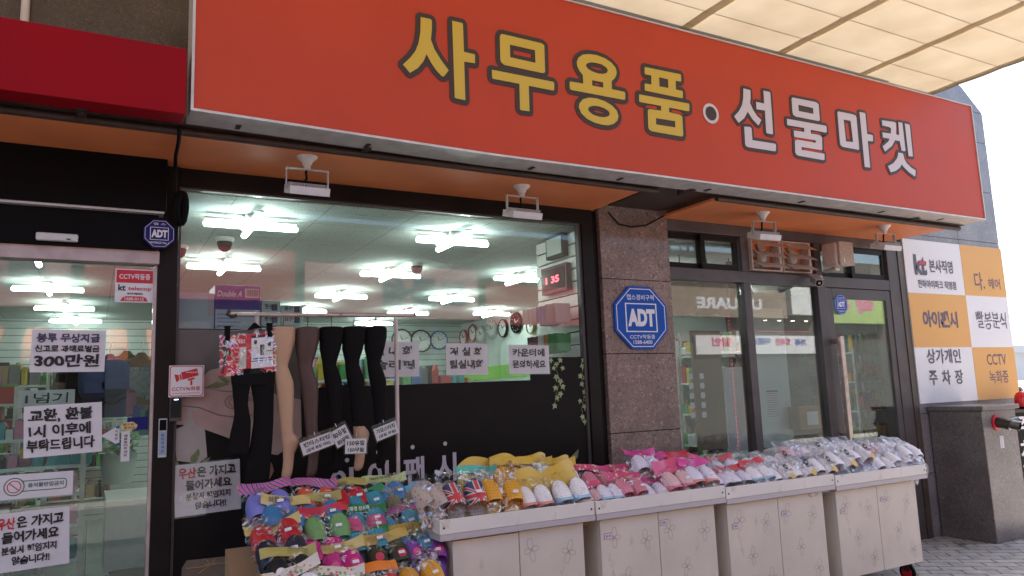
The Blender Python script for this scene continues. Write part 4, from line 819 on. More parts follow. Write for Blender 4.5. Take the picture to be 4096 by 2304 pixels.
# ------------------------------------------------------------------ carts
def flower(mb, cx, cz, s, y, rot=0):
    for k, (r, el) in enumerate(((1.0, .55), (.72, .6), (1.0, .5), (.72, .6))):
        a = rot+k*math.pi/2
        pts = []
        for t in range(14):
            q = 2*math.pi*t/13; u = s*r*(.5-.5*math.cos(q)); w = s*r*el*.5*math.sin(q)
            pts.append((cx+u*math.sin(a)+w*math.cos(a), y, cz+u*math.cos(a)-w*math.sin(a)))
        for p, q in zip(pts[:-1], pts[1:]):
            dx, dz = q[0]-p[0], q[2]-p[2]; l = math.hypot(dx, dz) or 1; nx, nz = -dz/l*.0013, dx/l*.0013
            mb.add([(p[0]-nx, y, p[2]-nz), (q[0]-nx, y, q[2]-nz), (q[0]+nx, y, q[2]+nz), (p[0]+nx, y, p[2]+nz)], [(0, 1, 2, 3)], 1)
def cart(label, x0, x1, ztop, px0, pxm, px1, tags, plain_left=False, sd=0):
    random.seed(20+sd)
    e = thing('display_cart', label, 'display cart', ((x0+x1)/2, -.75, 0), 'beige display carts in a row')
    zl = ztop-.107; yb = -.42
    m = MB()
    m.box(x0, x1, -1.0, -.985, zl+.032, ztop); m.box(x0, x1, yb-.015, yb, zl+.032, ztop); m.box(x0, x0+.015, -.984, yb-.016, zl+.032, ztop); m.box(x1-.015, x1, -.984, yb-.016, zl+.032, ztop)
    m.box(x0+.016, x1-.016, -.984, yb-.016, zl+.03, zl+.045)
    m.build('tray', M['laminate_w'], e, bevel=.002)
    m = MB(); m.box(x0-.001, x1+.001, -1.004, -.99, zl, zl+.031); m.box(x0-.001, x0+.014, -.989, yb-.001, zl, zl+.031); m.box(x1-.014, x1+.001, -.989, yb-.001, zl, zl+.031)
    m.build('tray_edging', M['edge'], e)
    m = MB()
    for x in (x0+.022, x1-.022): m.lathe([(.006, 0), (.006, -.001)], (x, -1.0005, zl+.065), 'y', 10)
    m.build('screw_hole', M['dark'], e)
    z0 = .15
    B(px0, px1, -.935, yb+.0, z0, zl-.008).build('cabinet', M['laminate'], e)
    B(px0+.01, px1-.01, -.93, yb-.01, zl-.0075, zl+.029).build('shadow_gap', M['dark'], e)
    for k, (a, b) in enumerate(((px0+.001, pxm-.003), (pxm+.003, px1-.001))):
        m = MB(); m.box(a, b, -.96, -.936, z0+.003, zl-.012 if not (plain_left and k == 0) else zl-.016)
        if not (plain_left and k == 0):
            for r in range(3):
                for q in range(2):
                    cx = a+(b-a)*((q+.42*(r % 2)+.28+.12*random.random())/1.75); cz = zl-.12-.2*r-.08*((q*7+r) % 3)/2
                    if a+.06 < cx < b-.06 and cz > z0+.08: flower(m, cx, cz, .060+.008*random.random(), -.9608, rad(random.choice((0, 18, -12))))
        d = m.build('cart_door', [M['laminate'], M['laminate_ink']], e)
    if tags:
        for k, (tx, tz, txt) in enumerate(tags):
            g = B(tx-.03, tx+.03, -.9625, -.9612, tz-.017, tz+.017).build('size_tag', M['red'], e)
            B(tx-.0275, tx+.0275, -.9635, -.9626, tz-.0145, tz+.0145).build('tag_face', M['paper'], g)
            lettering(g, M['ink'], [(txt, tx-.02, tx+.018, tz-.008, tz+.008)], -.9642, name='tag_lettering', bold=.0)
    for x in (px0+.07, px1-.07):
        for y in (-.88, -.5):
            m = MB(); m.box(x-.03, x+.03, y-.03, y+.03, z0-.012, z0-.001); m.box(x-.022, x-.016, y-.02, y+.03, z0-.075, z0-.0125); m.box(x+.016, x+.022, y-.02, y+.03, z0-.075, z0-.0125)
            c = m.build('caster', M['steel_dark'], e)
            m = MB(); m.lathe([(.03, -.012), (.058, -.013), (.064, -.008), (.064, .008), (.058, .013), (.03, .012)], (x, y+.012, .066), 'x', 22); m.build('tyre', M['black'], c, smooth=True)
            m = MB(); m.lathe([(.02, -.0145), (.042, -.0145), (.044, -.012), (.044, .012), (.042, .0145), (.02, .0145)], (x, y+.012, .066), 'x', 22); m.build('rim', M['red'], c, smooth=True)
    return e
cart('beige display cart with plain left door, holding yellow and flag slippers', 1.613, 2.594, .91, 1.70, 2.105, 2.535, [], True, 1)
cart('beige display cart holding pink bagged slippers, second from the slipper heap', 2.606, 3.629, .908, 2.655, 3.095, 3.56, [(2.71, .695, '160~190'), (3.135, .725, '180')], False, 2)
cart('beige display cart holding red topped and white bags, third from the slipper heap', 3.637, 4.69, .895, 3.67, 4.145, 4.60, [(3.735, .635, '190'), (4.20, .665, '200')], False, 3)
cart('beige display cart farthest from the slipper heap, its red caster showing', 4.704, 5.772, .882, 4.737, 5.20, 5.67, [(4.80, .62, '210~220'), (5.262, .66, '230~240')], False, 4)
# ------------------------------------------------------------------ slippers in bags
def sm(a, b, t): t = max(0, min(1, (t-a)/(b-a))); return t*t*(3-2*t)
def halfw(t, W): return W/2*(.80+.20*sm(.1, .75, t))*(max(0, 1-abs(2*t-1)**3.6))**.5
def slipper_parts(kind, L=.25, W=.108):
    """sole and upper meshes; z runs from the heel (0) to the toe (L), the top faces -y"""
    T = [.5-.5*math.cos(math.pi*k/22) for k in range(23)]; T[0] = .004; T[-1] = .996
    out = [(-halfw(t, W), t*L) for t in T] + [(halfw(t, W), t*L) for t in reversed(T)]
    def ring(s, y): return [(x*s, y, L/2+(z-L/2)*(1-(1-s)*.45)) for x, z in out]
    m = MB(); m.rings([ring(.92, .0), ring(1.0, -.008), ring(1.02, -.03), ring(.95, -.034), ring(.90, -.024), ring(.6, -.021)], 0, True)
    sole = m
    t0, t1, hh = {'closed': (.36, 1, .072), 'clog': (.45, 1, .062), 'slide': (.40, .84, .066)}[kind]
    U = [t0+(t1-t0)*(k/13) for k in range(14)]; nv = 15
    def shell(ins):
        rows = []
        for t in U:
            tt = min(t, .994); w = halfw(tt, W)*1.03-ins; h = hh*(1-.60*sm(t0, 1.02, t))-ins; 
            if kind != 'slide': h *= (max(0, 1-max(0, (t-.72)/.285)**2.4))**.5 if t > .72 else 1
            w = max(w, .002); h = max(h, .004)
            rows.append([(w*math.copysign(abs(math.cos(math.pi*k/(nv-1)))**.75, math.cos(math.pi*k/(nv-1))), -.026-h*math.sin(math.pi*k/(nv-1))**.85, t*L + (.02*math.sin(math.pi*k/(nv-1))*(1-(t-t0)/(t1-t0)) if kind != 'slide' else .018*math.sin(math.pi*k/(nv-1)))) for k in range(nv)])
        return rows
    up = MB(); a, b = shell(0), shell(.0045)
    for rows, flip in ((a, 0), (b, 1)):
        vs = [p for r in rows for p in r]; fs = []
        for i in range(len(rows)-1):
            for k in range(nv-1):
                f = (i*nv+k, i*nv+k+1, (i+1)*nv+k+1, (i+1)*nv+k); fs.append(f[::-1] if flip else f)
        up.add(vs, fs)
    n = len(a)*nv
    up.add(a[0]+b[0], [(k, k+nv, k+nv+1, k+1) for k in range(nv-1)])
    if kind == 'slide': up.add(a[-1]+b[-1], [(k, k+1, k+nv+1, k+nv) for k in range(nv-1)])
    return sole, up
plain = mat('slipper_plain', (.5, .5, .5))
SL = {k: tuple(x.mesh('slipper_'+n, plain, True) for x, n in zip(slipper_parts(k), ('sole', 'upper'))) for k in ('closed', 'clog', 'slide')}
for s_, u_ in SL.values():
    for me in (s_, u_):
        try: me.set_sharp_from_angle(angle=rad(50))
        except Exception: pass
def rubber(name, col, holes=0.0, rough=.42):
    m = mat(name, col, rough, 0, .06, 14, spec=.4)
    if holes:
        n = m.node_tree; p = n.nodes['Principled BSDF']; tc = n.nodes['Texture Coordinate']
        mp = n.nodes.new('ShaderNodeMapping'); mp.inputs['Scale'].default_value = (62, 0, 62); n.links.new(tc.outputs['Object'], mp.inputs[0])
        vo = n.nodes.new('ShaderNodeTexVoronoi'); vo.inputs['Randomness'].default_value = .12; vo.inputs['Scale'].default_value = 1; n.links.new(mp.outputs[0], vo.inputs['Vector'])
        r = ramp(n, [(.20, (.18, .18, .18)), (.26, (1, 1, 1)), (1, (1, 1, 1))]); n.links.new(vo.outputs['Distance'], r.inputs[0])
        mx = n.nodes.new('ShaderNodeMix'); mx.data_type = 'RGBA'; mx.blend_type = 'MULTIPLY'; mx.inputs['Factor'].default_value = holes
        src = p.inputs['Base Color'].links[0].from_socket; n.links.new(src, mx.inputs['A']); n.links.new(r.outputs[0], mx.inputs['B']); n.links.new(mx.outputs['Result'], p.inputs['Base Color'])
    return m
R = {}
for nm, col, h in (('lilac', (.20, .21, .56), 0), ('coral', (.68, .11, .06), 0), ('redr', (.52, .02, .03), 0), ('blue', (.05, .20, .42), 0), ('teal', (.05, .30, .40), .6), ('khaki', (.22, .18, .11), .75), ('green', (.17, .36, .13), 0), ('pink', (.62, .10, .24), 0), ('sky', (.12, .36, .52), .75), ('navy', (.022, .022, .045), 0), ('magenta', (.52, .015, .20), 0), ('purple', (.26, .07, .40), .7), ('blackr', (.014, .013, .016), 0), ('olive', (.035, .040, .022), .3), ('yellow', (.72, .34, .03), .35), ('whiteclog', (.85, .81, .82), .30), ('lavender', (.76, .70, .82), .3), ('pinkclog', (.66, .22, .30), .5), ('palepink', (.74, .48, .50), .4), ('beige', (.42, .33, .26), .6), ('greysole', (.36, .33, .40), .3), ('salmon', (.70, .30, .24), 0), ('paleblue', (.34, .54, .68), 0), ('aqua', (.28, .52, .50), .2)):
    R[nm] = rubber(nm+'_rubber', col, h)
def flag_mat():
    m = mat('flag_print', (.03, .04, .12), .5); n = m.node_tree; p = n.nodes['Principled BSDF']; tc = n.nodes.new('ShaderNodeTexCoord')
    sp = n.nodes.new('ShaderNodeSeparateXYZ'); n.links.new(tc.outputs['Object'], sp.inputs[0])
    def mth(op, a, b=None):
        k = n.nodes.new('ShaderNodeMath'); k.operation = op
        for i, v in enumerate((a, b)):
            if v is None: continue
            if isinstance(v, (int, float)): k.inputs[i].default_value = v
            else: n.links.new(v, k.inputs[i])
        return k.outputs[0]
    X = sp.outputs['X']; Z = mth('SUBTRACT', sp.outputs['Z'], .15)
    d1 = mth('ABSOLUTE', mth('SUBTRACT', Z, mth('MULTIPLY', X, .9))); d2 = mth('ABSOLUTE', mth('ADD', Z, mth('MULTIPLY', X, .9)))
    dd = mth('MINIMUM', d1, d2); cc = mth('MINIMUM', mth('ABSOLUTE', X), mth('ABSOLUTE', Z))
    white = mth('MAXIMUM', mth('LESS_THAN', dd, .0105), mth('LESS_THAN', cc, .0165)); red = mth('MAXIMUM', mth('LESS_THAN', dd, .005), mth('LESS_THAN', cc, .010))
    def mixc(f, a, b):
        k = n.nodes.new('ShaderNodeMix'); k.data_type = 'RGBA'; n.links.new(f, k.inputs['Factor'])
        for s, v in (('A', a), ('B', b)):
            if isinstance(v, tuple): k.inputs[s].default_value = (*v, 1)
            else: n.links.new(v, k.inputs[s])
        return k.outputs['Result']
    c = mixc(red, mixc(white, (.035, .045, .13), (.62, .52, .45)), (.55, .04, .06)); n.links.new(c, p.inputs['Base Color']); return m
R['flag'] = flag_mat()
def stripe_mat():
    m = mat('striped_header', (.5, .1, .2), .35); n = m.node_tree; p = n.nodes['Principled BSDF']; tc = n.nodes.new('ShaderNodeTexCoord')
    w = n.nodes.new('ShaderNodeTexWave'); w.inputs['Scale'].default_value = 26; w.bands_direction = 'DIAGONAL'; n.links.new(tc.outputs['Object'], w.inputs['Vector'])
    r = ramp(n, [(.0, (.06, .06, .35)), (.33, (.06, .06, .35)), (.36, (.65, .55, .60)), (.6, (.60, .10, .18)), (1, (.60, .10, .18))]); n.links.new(w.outputs['Fac'], r.inputs[0]); n.links.new(r.outputs[0], p.inputs['Base Color']); return m
def dots_mat(name, base, cols, scale):
    m = mat(name, base, .4); n = m.node_tree; p = n.nodes['Principled BSDF']; tc = n.nodes.new('ShaderNodeTexCoord')
    v = n.nodes.new('ShaderNodeTexVoronoi'); v.inputs['Scale'].default_value = scale; n.links.new(tc.outputs['Object'], v.inputs['Vector'])
    s = n.nodes.new('ShaderNodeSeparateColor'); n.links.new(v.outputs['Color'], s.inputs[0])
    r = ramp(n, [(i/max(1, len(cols)-1), c) for i, c in enumerate(cols)]); r.color_ramp.interpolation = 'CONSTANT'; n.links.new(s.outputs[0], r.inputs[0])
    lt = n.nodes.new('ShaderNodeMath'); lt.operation = 'LESS_THAN'; lt.inputs[1].default_value = .32; n.links.new(v.outputs['Distance'], lt.inputs[0])
    k = n.nodes.new('ShaderNodeMix'); k.data_type = 'RGBA'; k.inputs['A'].default_value = (*base, 1); n.links.new(lt.outputs[0], k.inputs['Factor']); n.links.new(r.outputs[0], k.inputs['B']); n.links.new(k.outputs['Result'], p.inputs['Base Color']); return m
R['dotty'] = dots_mat('spotted_beige_rubber', (.45, .36, .30), [(.6, .05, .05), (.1, .2, .6), (.7, .4, .05), (.1, .35, .1), (.05, .03, .03)], 55)
H = {'stripe': stripe_mat(), 'yel': mat('yellow_header', (.60, .47, .16), .35), 'must': mat('mustard_header', (.56, .38, .07), .35), 'olv': mat('olive_header', (.42, .36, .10), .35), 'grn': mat('green_header', (.02, .22, .05), .3), 'lime': mat('lime_header', (.52, .60, .26), .35), 'sky': mat('blue_header', (.10, .38, .56), .35), 'redh': mat('red_header', (.55, .02, .05), .3), 'pinkh': mat('pink_header', (.68, .07, .20), .3), 'mag': mat('magenta_header', (.62, .04, .28), .3), 'ora': mat('orange_header', (.75, .20, .02), .35), 'flw': dots_mat('flowered_header', (.66, .60, .52), [(.7, .3, .05), (.2, .4, .1), (.6, .1, .1), (.7, .5, .1)], 40), 'tea': mat('aqua_header', (.10, .50, .42), .35), 'wht': M['white'], 'yelcard': mat('yellow_backing_card', (.66, .42, .04), .4), 'candy': dots_mat('candy_header', (.62, .06, .18), [(.7, .4, .1), (.7, .6, .5), (.5, .02, .1), (.75, .2, .4)], 34), 'fest': dots_mat('red_green_header', (.58, .03, .05), [(.55, .03, .05), (.6, .05, .05), (.06, .15, .04), (.5, .03, .03)], 22)}
def bag_mesh(seed, w, h):
    rnd = random.Random(seed); ph = [rnd.uniform(0, 6.3) for _ in range(12)]
    nu, nv = 11, 14; m = MB()
    def crump(u, v, s):
        return .0045*math.sin(13*u+ph[0+s]+5*v)*math.sin(9*v+ph[2+s]) + .004*math.sin(27*u*(.4+v)+ph[4+s])+.0035*math.sin(31*v+14*u+ph[6+s]) + .006*abs(math.sin(5*u+4*v+ph[8]))
    def side(sgn):
        def f(u, v):
            e = (max(0, 1-abs(2*u-1)**3.2)*max(0, 1-abs(2*v-.92)**4.5 if v < .97 else 0))**.6
            prof = (.085*(1-.6*v)+.012 if sgn < 0 else .012)*e
            x = (u-.5)*w*(1+.03*math.sin(v*7+ph[9]))+.004*math.sin(v*17+ph[10])
            z = .0+h*v+.007*math.sin(u*9+ph[11])*(v > .9)
            return (x, sgn*(prof+crump(u, v, 0 if sgn < 0 else 1)*(.3+e)), z)
        return f
    m.grid(side(-1), nu, nv); m.grid(side(1), nu, nv)
    m.v = [(x+rnd.uniform(-.005, .005), y+rnd.uniform(-.0045, .0045), z+rnd.uniform(-.005, .005)) for x, y, z in m.v]
    me = m.mesh('plastic_bag', M['bag'], False); return me
BAGS = [bag_mesh(k, .245, .315) for k in range(6)]
def header_mesh(seed, w, h):
    rnd = random.Random(seed+50); a, b, c = (rnd.uniform(0, 6.3) for _ in range(3)); m = MB()
    def f(s): return lambda u, v: ((u-.5)*w, s*.0012-.008*math.sin(u*6.5+a)-.005*math.sin(u*13+b)*v-.02*v*v*math.sin(u*3+c), h*(v-.5)+.010*math.sin(u*5+b))
    m.grid(f(-1), 18, 4); m.grid(f(1), 18, 4); return m.mesh('header_card', M['white'], True)
HEADS = [header_mesh(k, .262, .052) for k in range(5)]
BIGH = [header_mesh(k+9, .262, .10) for k in range(3)]
def slot(o, m): 
    o.material_slots[0].link = 'OBJECT'; o.material_slots[0].material = m
npk = [0]
def pack(label, kind, sole, upper, pos, lean=34, yaw=0, roll=0, header=None, text=None, tink='white', s=1.0, group=None, bag='bag', gap=.112, big=False, mark=None, hz=.30, toe=0):
    """one pair of slippers in a clear bag; pos is the middle of the pair"""
    npk[0] += 1; k = npk[0]
    e = thing('slipper_pack', label, 'slippers', (0, 0, 0), group)
    for sx in (-1, 1):
        o = link(bpy.data.objects.new('slipper', SL[kind][0])); o.parent = e; slot(o, R[sole]); ORG[o.name] = Vector((0, 0, 0))
        o.location = (sx*gap/2, .0, -.125); o.rotation_euler = (rad(random.uniform(-3, 3)), rad(sx*toe+random.uniform(-4, 4)), 0)
        u = link(bpy.data.objects.new('upper', SL[kind][1])); u.parent = o; slot(u, R[upper])
        if mark:
            mm = MB(); mm.lathe([(.024, 0), (.022, -.003), (.0, -.004)], (0, -.083, .165), 'y', 18); q = mm.build('patch', M[mark] if mark in M else H[mark]); q.parent = o; q.location = (0, 0.0, 0)
    b = link(bpy.data.objects.new('plastic_bag', BAGS[k % 6])); b.parent = e; b.location = (0, .004, -.132); slot(b, M[bag])
    if header:
        h = link(bpy.data.objects.new('header_card', (BIGH if big else HEADS)[k % (3 if big else 5)])); h.parent = e; h.location = (0, -.022, hz-.125-.02); slot(h, H[header]); ORG[h.name] = Vector((0, 0, 0))
        if text:
            t = lettering(h, M[tink], [(text, -.095, .03, -.013, .012)], -.018, bold=.02)
    e.location = pos; e.rotation_euler = (rad(-lean), rad(roll), rad(yaw)); e.scale = (s, s, s)
    return e
def at_toe(top, lean, s=1.0):
    L = rad(lean); zl = Vector((0, math.sin(L), math.cos(L))); fl = Vector((0, -math.cos(L), math.sin(L)))
    return Vector(top) - .125*s*zl - .035*s*fl
def extras(e, back=None, tall=False, strap=None, size=None, name=None, sticker=True):
    if back:
        rr = random.Random(len(bpy.data.objects)); a1, a2, a3 = rr.uniform(0, 6), rr.uniform(0, 6), rr.uniform(-.02, .02); hh = .345 if tall else .375
        m = MB(); m.grid(lambda u, v: ((u-.5)*(.25-.02*v+.006*math.sin(v*9+a2)), .016-.030*math.sin(math.pi*u)*v*(1-.3*v)+.008*math.sin(u*7+v*5+a1), -.14+hh*v+v*v*(.010*math.sin(u*6+a1)-.022*abs(2*u-1)**3+a3*(u-.5)*2)), 12, 12); 
        o = m.build('backing_card', H[back], e, smooth=True)
    if strap:
        for sl in [c for c in e.children if c.name.startswith('slipper')]:
            u = link(bpy.data.objects.new('strap', SL['slide'][1])); u.parent = sl; slot(u, R[strap]); u.scale = (1.07, 1.08, .36); u.location = (0, .002, .075)
    if size:
        m = MB(); m.lathe([(.021, 0), (.021, -.001)], (.035, -.103, .085), 'y', 20); o = m.build('size_print', M['ink'], e)
        lettering(o, M['white'], [(size, .022, .048, .078, .092)], -.105, bold=.01)
        m = MB(); m.lathe([(.024, 0), (.024, -.001)], (.045, -.112, .005), 'y', 20); m.build('round_print', H['yelcard'], e)
        lettering(e, M['ink'], [(name or 'COVING', .0, .08, .045, .063)], -.112, bold=.02)
    if sticker:
        m = MB(); m.box(.03, .062, -.104, -.1035, .03, .045); m.build('price_sticker', M['white'], e)
def put(label, kind, sole, upper, top, lean=30, s=1.0, header=None, text=None, tink='white', yaw=0, roll=0, group='bagged slippers in the heap', bag='bag', big=False, mark=None, hz=.30, ex=None, toe=0):
    e = pack(label, kind, sole, upper, at_toe(top, lean, s), lean, yaw, roll, header, text, tink, s, group, bag, big=big, mark=mark, hz=hz, toe=toe)
    extras(e, **(ex or {}))
    return e
# carton and slanted board under the heap
e = thing('carton_stand', 'brown cardboard carton stand under the heap of bagged slippers', 'carton', (1.1, -.8, 0))
m = MB(); m.add([(.64, -1.22, 0), (1.56, -1.22, 0), (1.56, -.42, 0), (.64, -.42, 0), (.64, -1.22, .34), (1.56, -1.22, .34), (1.56, -.42, .80), (.64, -.42, .80)], [(0,3,2,1),(4,5,6,7),(0,1,5,4),(1,2,6,5),(2,3,7,6),(3,0,4,7)]); m.build('carton', M['kraft'], e)
m = MB(); m.box(.615, .635, -1.26, -.42, 0, .62); m.build('side_flap', M['kraft'], e)
random.seed(11)
put('lilac blue closed bath slippers with striped header, top left of the heap', 'closed', 'lilac', 'lilac', (0.838,-0.5,1.087), header='stripe', roll=-3, s=1.05)
put('coral red closed bath slippers with striped header at the back of the heap', 'closed', 'coral', 'coral', (1.091,-0.467,1.084), header='stripe', roll=3)
put('dark red slippers with olive header, half hidden at the back of the heap', 'closed', 'redr', 'redr', (1.283,-0.467,1.067), header='olv', roll=-6)
put('blue slippers under a lime green header at the top right of the heap', 'closed', 'blue', 'blue', (1.534,-0.43,1.069), header='lime', text='Natural Harmony', tink='ink', roll=-4)
put('teal open slippers behind the uppermost dark green header strip', 'slide', 'teal', 'teal', (1.373,-0.503,1.036), header='grn', text='욕실 자연주의', roll=-9, hz=.27)
put('blue slippers with pale yellow header between the lilac and red pairs', 'closed', 'blue', 'blue', (0.895,-0.607,1.02), header='yel', text='심플 막힘', tink='grey_ink', roll=8)
put('blue slippers with olive header in front of the coral pair', 'closed', 'blue', 'blue', (1.1,-0.58,1.015), header='olv', roll=-5)
put('teal open slippers with a wide green header in the middle of the heap', 'slide', 'teal', 'teal', (1.331,-0.63,0.962), header='grn', text='욕실 자연주의', roll=-7, hz=.26)
put('khaki perforated clogs with light blue header at the right of the heap', 'clog', 'khaki', 'khaki', (1.576,-0.517,1.008), header='sky', text='욕실화', tink='kraft', roll=-6)
put('red closed slippers under a pale yellow printed header, left of the heap', 'closed', 'redr', 'redr', (0.841,-0.72,0.965), header='yel', text='심플 막힘 욕실화', tink='grey_ink', roll=-10, hz=.25, s=1.05)
put('green closed slippers with red header in the centre of the heap', 'closed', 'green', 'green', (1.095,-0.683,0.957), header='redh', roll=-2, s=1.03)
put('pink open slippers right of the green pair', 'slide', 'pink', 'pink', (1.313,-0.67,0.941), header='grn', text='친환경 산소재', roll=0)
put('sky blue mesh clogs with striped header near the right cart', 'clog', 'sky', 'sky', (1.523,-0.657,0.927), header='stripe', roll=-12, hz=.28)
put('navy closed slippers in front of the red pair', 'closed', 'navy', 'navy', (0.836,-0.847,0.902), header=None, roll=-3)
put('magenta strap slippers below the green pair', 'slide', 'magenta', 'magenta', (1.047,-0.847,0.877), header=None, roll=-4)
put('teal open slippers with dark green oval label below the pink pair', 'slide', 'teal', 'teal', (1.286,-0.78,0.883), header='grn', text='친환경 EVA', roll=-4, hz=.24)
put('sky blue mesh slippers under a mustard header at the right edge of the heap', 'clog', 'sky', 'sky', (1.538,-0.81,0.838), header='must', text='아동용 욕실화', tink='kraft', roll=-6)
put('purple perforated clogs with a pink patch beside the first cart', 'clog', 'purple', 'purple', (1.566,-0.863,0.806), mark='pinkh', roll=2)
put('black closed slippers with olive header at the front left of the heap', 'closed', 'blackr', 'blackr', (0.849,-0.997,0.832), header='olv', roll=-2, mark='white')
put('magenta clogs with pink patches and pale yellow header, front of the heap', 'clog', 'magenta', 'magenta', (1.104,-0.957,0.817), header='yel', text='욕실화', tink='kraft', mark='pinkh', roll=-4)
put('dark olive clogs with mustard header in front of the sky blue mesh pairs', 'clog', 'olive', 'olive', (1.363,-0.887,0.818), header='must', text='아동용 욕실화', tink='kraft', mark='redh', roll=-3)
put('bright yellow clogs in the lower right corner of the heap', 'clog', 'yellow', 'yellow', (1.494,-1.037,0.728), roll=-10)
put('red slippers under a bright orange header at the bottom of the heap', 'clog', 'redr', 'redr', (1.222,-1.143,0.718), header='ora', roll=-7, hz=.31)
put('white clogs under the widest flowered header at the bottom of the heap', 'clog', 'whiteclog', 'whiteclog', (1.03,-1.15,0.743), header='flw', roll=2, hz=.30)
put('white slippers with small flowered header tilted at the bottom left of the heap', 'clog', 'whiteclog', 'whiteclog', (0.863,-1.143,0.769), header='flw', roll=-14, hz=.31)
# cart 1: flags and yellows
G1 = 'bagged slippers on the first cart'
def c1(label, kind, so, up, top, **k): return put(label, kind, so, up, top, lean=k.pop('lean', 22), group=k.pop('group', G1), **k)
c1('spotted beige clogs standing sideways, leftmost on the first cart', 'clog', 'dotty', 'dotty', (1.603,-0.8,1.093), yaw=48, lean=20)
c1('spotted beige clogs sideways just left of the flag slippers', 'clog', 'dotty', 'dotty', (1.677,-0.8,1.08), yaw=42, lean=20)
c1('flag print slides with beige soles at the corner of the first cart', 'slide', 'beige', 'flag', (1.843,-0.8,1.089), s=1.12)
c1('orange yellow clogs next to the flag print slides', 'clog', 'yellow', 'yellow', (2.067,-0.8,1.07), s=1.12, roll=4)
c1('white clogs with salmon strap before a yellow backing card', 'clog', 'greysole', 'whiteclog', (2.301,-0.8,1.014), ex={'back': 'yelcard', 'strap': 'salmon', 'size': None}, s=.98)
c1('white clogs with pale blue strap before a yellow card, nearest the second cart', 'clog', 'greysole', 'whiteclog', (2.542,-0.8,1.03), ex={'back': 'yelcard', 'strap': 'paleblue'}, s=1.05, roll=-3)
c1('yellow bag with aqua header behind the flag print slides', 'clog', 'beige', 'beige', (2.041,-0.6,1.083), ex={'back': 'yelcard'}, header='tea', lean=20)
c1('tall yellow bag standing behind the orange yellow clogs', 'clog', 'yellow', 'yellow', (2.249,-0.6,1.111), ex={'back': 'yelcard', 'tall': True}, header='yelcard', lean=14, roll=5)
c1('tall yellow bag standing behind the salmon strap clogs', 'clog', 'whiteclog', 'whiteclog', (2.446,-0.6,1.104), ex={'back': 'yelcard', 'tall': True}, header='yelcard', lean=14)
c1('tall yellow bag standing behind the pale blue strap clogs', 'clog', 'whiteclog', 'whiteclog', (2.632,-0.6,1.074), ex={'back': 'yelcard', 'tall': True}, header='yelcard', lean=14, roll=-4)
# cart 2: pinks
G2 = 'bagged slippers on the second cart'
def c2(label, kind, so, up, top, **k): return put(label, kind, so, up, top, lean=k.pop('lean', 32), group=G2, **k)
c2('pale pink clogs at the left end of the second cart', 'clog', 'palepink', 'palepink', (2.7,-0.8,0.96), header='candy', s=.8)
c2('lavender white clogs, second in the front row of the pink cart', 'clog', 'greysole', 'lavender', (2.825,-0.8,0.971), ex={'strap': 'paleblue'}, s=.86)
c2('bright pink perforated clogs under a candy coloured header', 'clog', 'pinkclog', 'pinkclog', (2.989,-0.8,0.996), header='candy', s=1.0)
c2('white clogs with salmon strap below the magenta bag', 'clog', 'greysole', 'lavender', (3.174,-0.8,0.949), ex={'strap': 'pinkclog'}, header='mag', s=.9)
c2('pale pink clogs under the big pink header in the front row', 'clog', 'pinkclog', 'palepink', (3.364,-0.8,1.009), header='pinkh', big=True, ex={'strap': 'pinkclog'}, s=1.02, roll=-3, hz=.31)
c2('lavender clogs with coral strap at the right end of the second cart', 'clog', 'greysole', 'lavender', (3.563,-0.8,1.026), header='mag', ex={'strap': 'salmon'}, s=1.05, roll=3)
c2('pink clogs with candy header at the back left of the second cart', 'clog', 'pinkclog', 'pinkclog', (2.873,-0.6,1.031), header='candy', roll=5)
c2('pink bag with candy header behind the bright pink clogs', 'clog', 'pinkclog', 'pinkclog', (3.045,-0.6,1.021), header='candy', roll=-6, hz=.29)
c2('pink bag with plain pink header, middle of the back row of the pink cart', 'clog', 'palepink', 'palepink', (3.193,-0.6,1.034), header='pinkh', roll=-9, hz=.29)
c2('lavender clogs lying on top under a magenta header by the pillar', 'clog', 'lavender', 'lavender', (3.273,-0.6,1.107), header='mag', roll=4)
c2('pink bag with magenta header behind the big pink header', 'clog', 'pinkclog', 'pinkclog', (3.401,-0.6,1.056), header='mag', roll=-7)
c2('pink bag with red header at the back right of the pink cart', 'clog', 'pinkclog', 'palepink', (3.57,-0.6,1.065), header='redh', roll=-4)
c2('pale bag with wide pink header at the far back corner of the pink cart', 'clog', 'lavender', 'lavender', (3.684,-0.6,1.052), header='pinkh', roll=2)
# cart 3
G3 = 'bagged slippers on the third cart'
def c3(label, kind, so, up, top, **k): return put(label, kind, so, up, top, lean=k.pop('lean', 32), group=G3, bag='bag_w', **k)
c3('small lavender clogs with red tag at the left end of the third cart', 'clog', 'greysole', 'lavender', (3.753,-0.8,0.968), header='fest', s=.85, hz=.29)
c3('lavender clogs under a red and green header, second on the third cart', 'clog', 'greysole', 'lavender', (3.914,-0.8,0.972), header='fest', ex={'strap': 'olive'}, s=.92)
c3('white clogs under a red and green header, third on the third cart', 'clog', 'greysole', 'whiteclog', (4.117,-0.8,0.989), header='fest', ex={'strap': 'paleblue'}, s=.95, roll=-3)
c3('white clogs in a clear bag with small yellow print on the third cart', 'clog', 'greysole', 'whiteclog', (4.312,-0.8,0.963), ex={'size': '220'}, s=.95)
c3('white clogs in a clear bag with large yellow print on the third cart', 'clog', 'greysole', 'whiteclog', (4.509,-0.8,0.981), ex={'size': '230'}, s=1.08)
c3('white clogs in a creased bag at the right end of the third cart', 'clog', 'greysole', 'whiteclog', (4.734,-0.8,0.991), ex={'size': '230'}, s=1.08, roll=6)
c3('white bag with red and green header at the back left of the third cart', 'clog', 'lavender', 'lavender', (4.007,-0.6,1.022), header='fest', s=.95)
c3('crumpled clear bag of white clogs behind the second front pair of the third cart', 'clog', 'lavender', 'whiteclog', (4.162,-0.6,1.022))
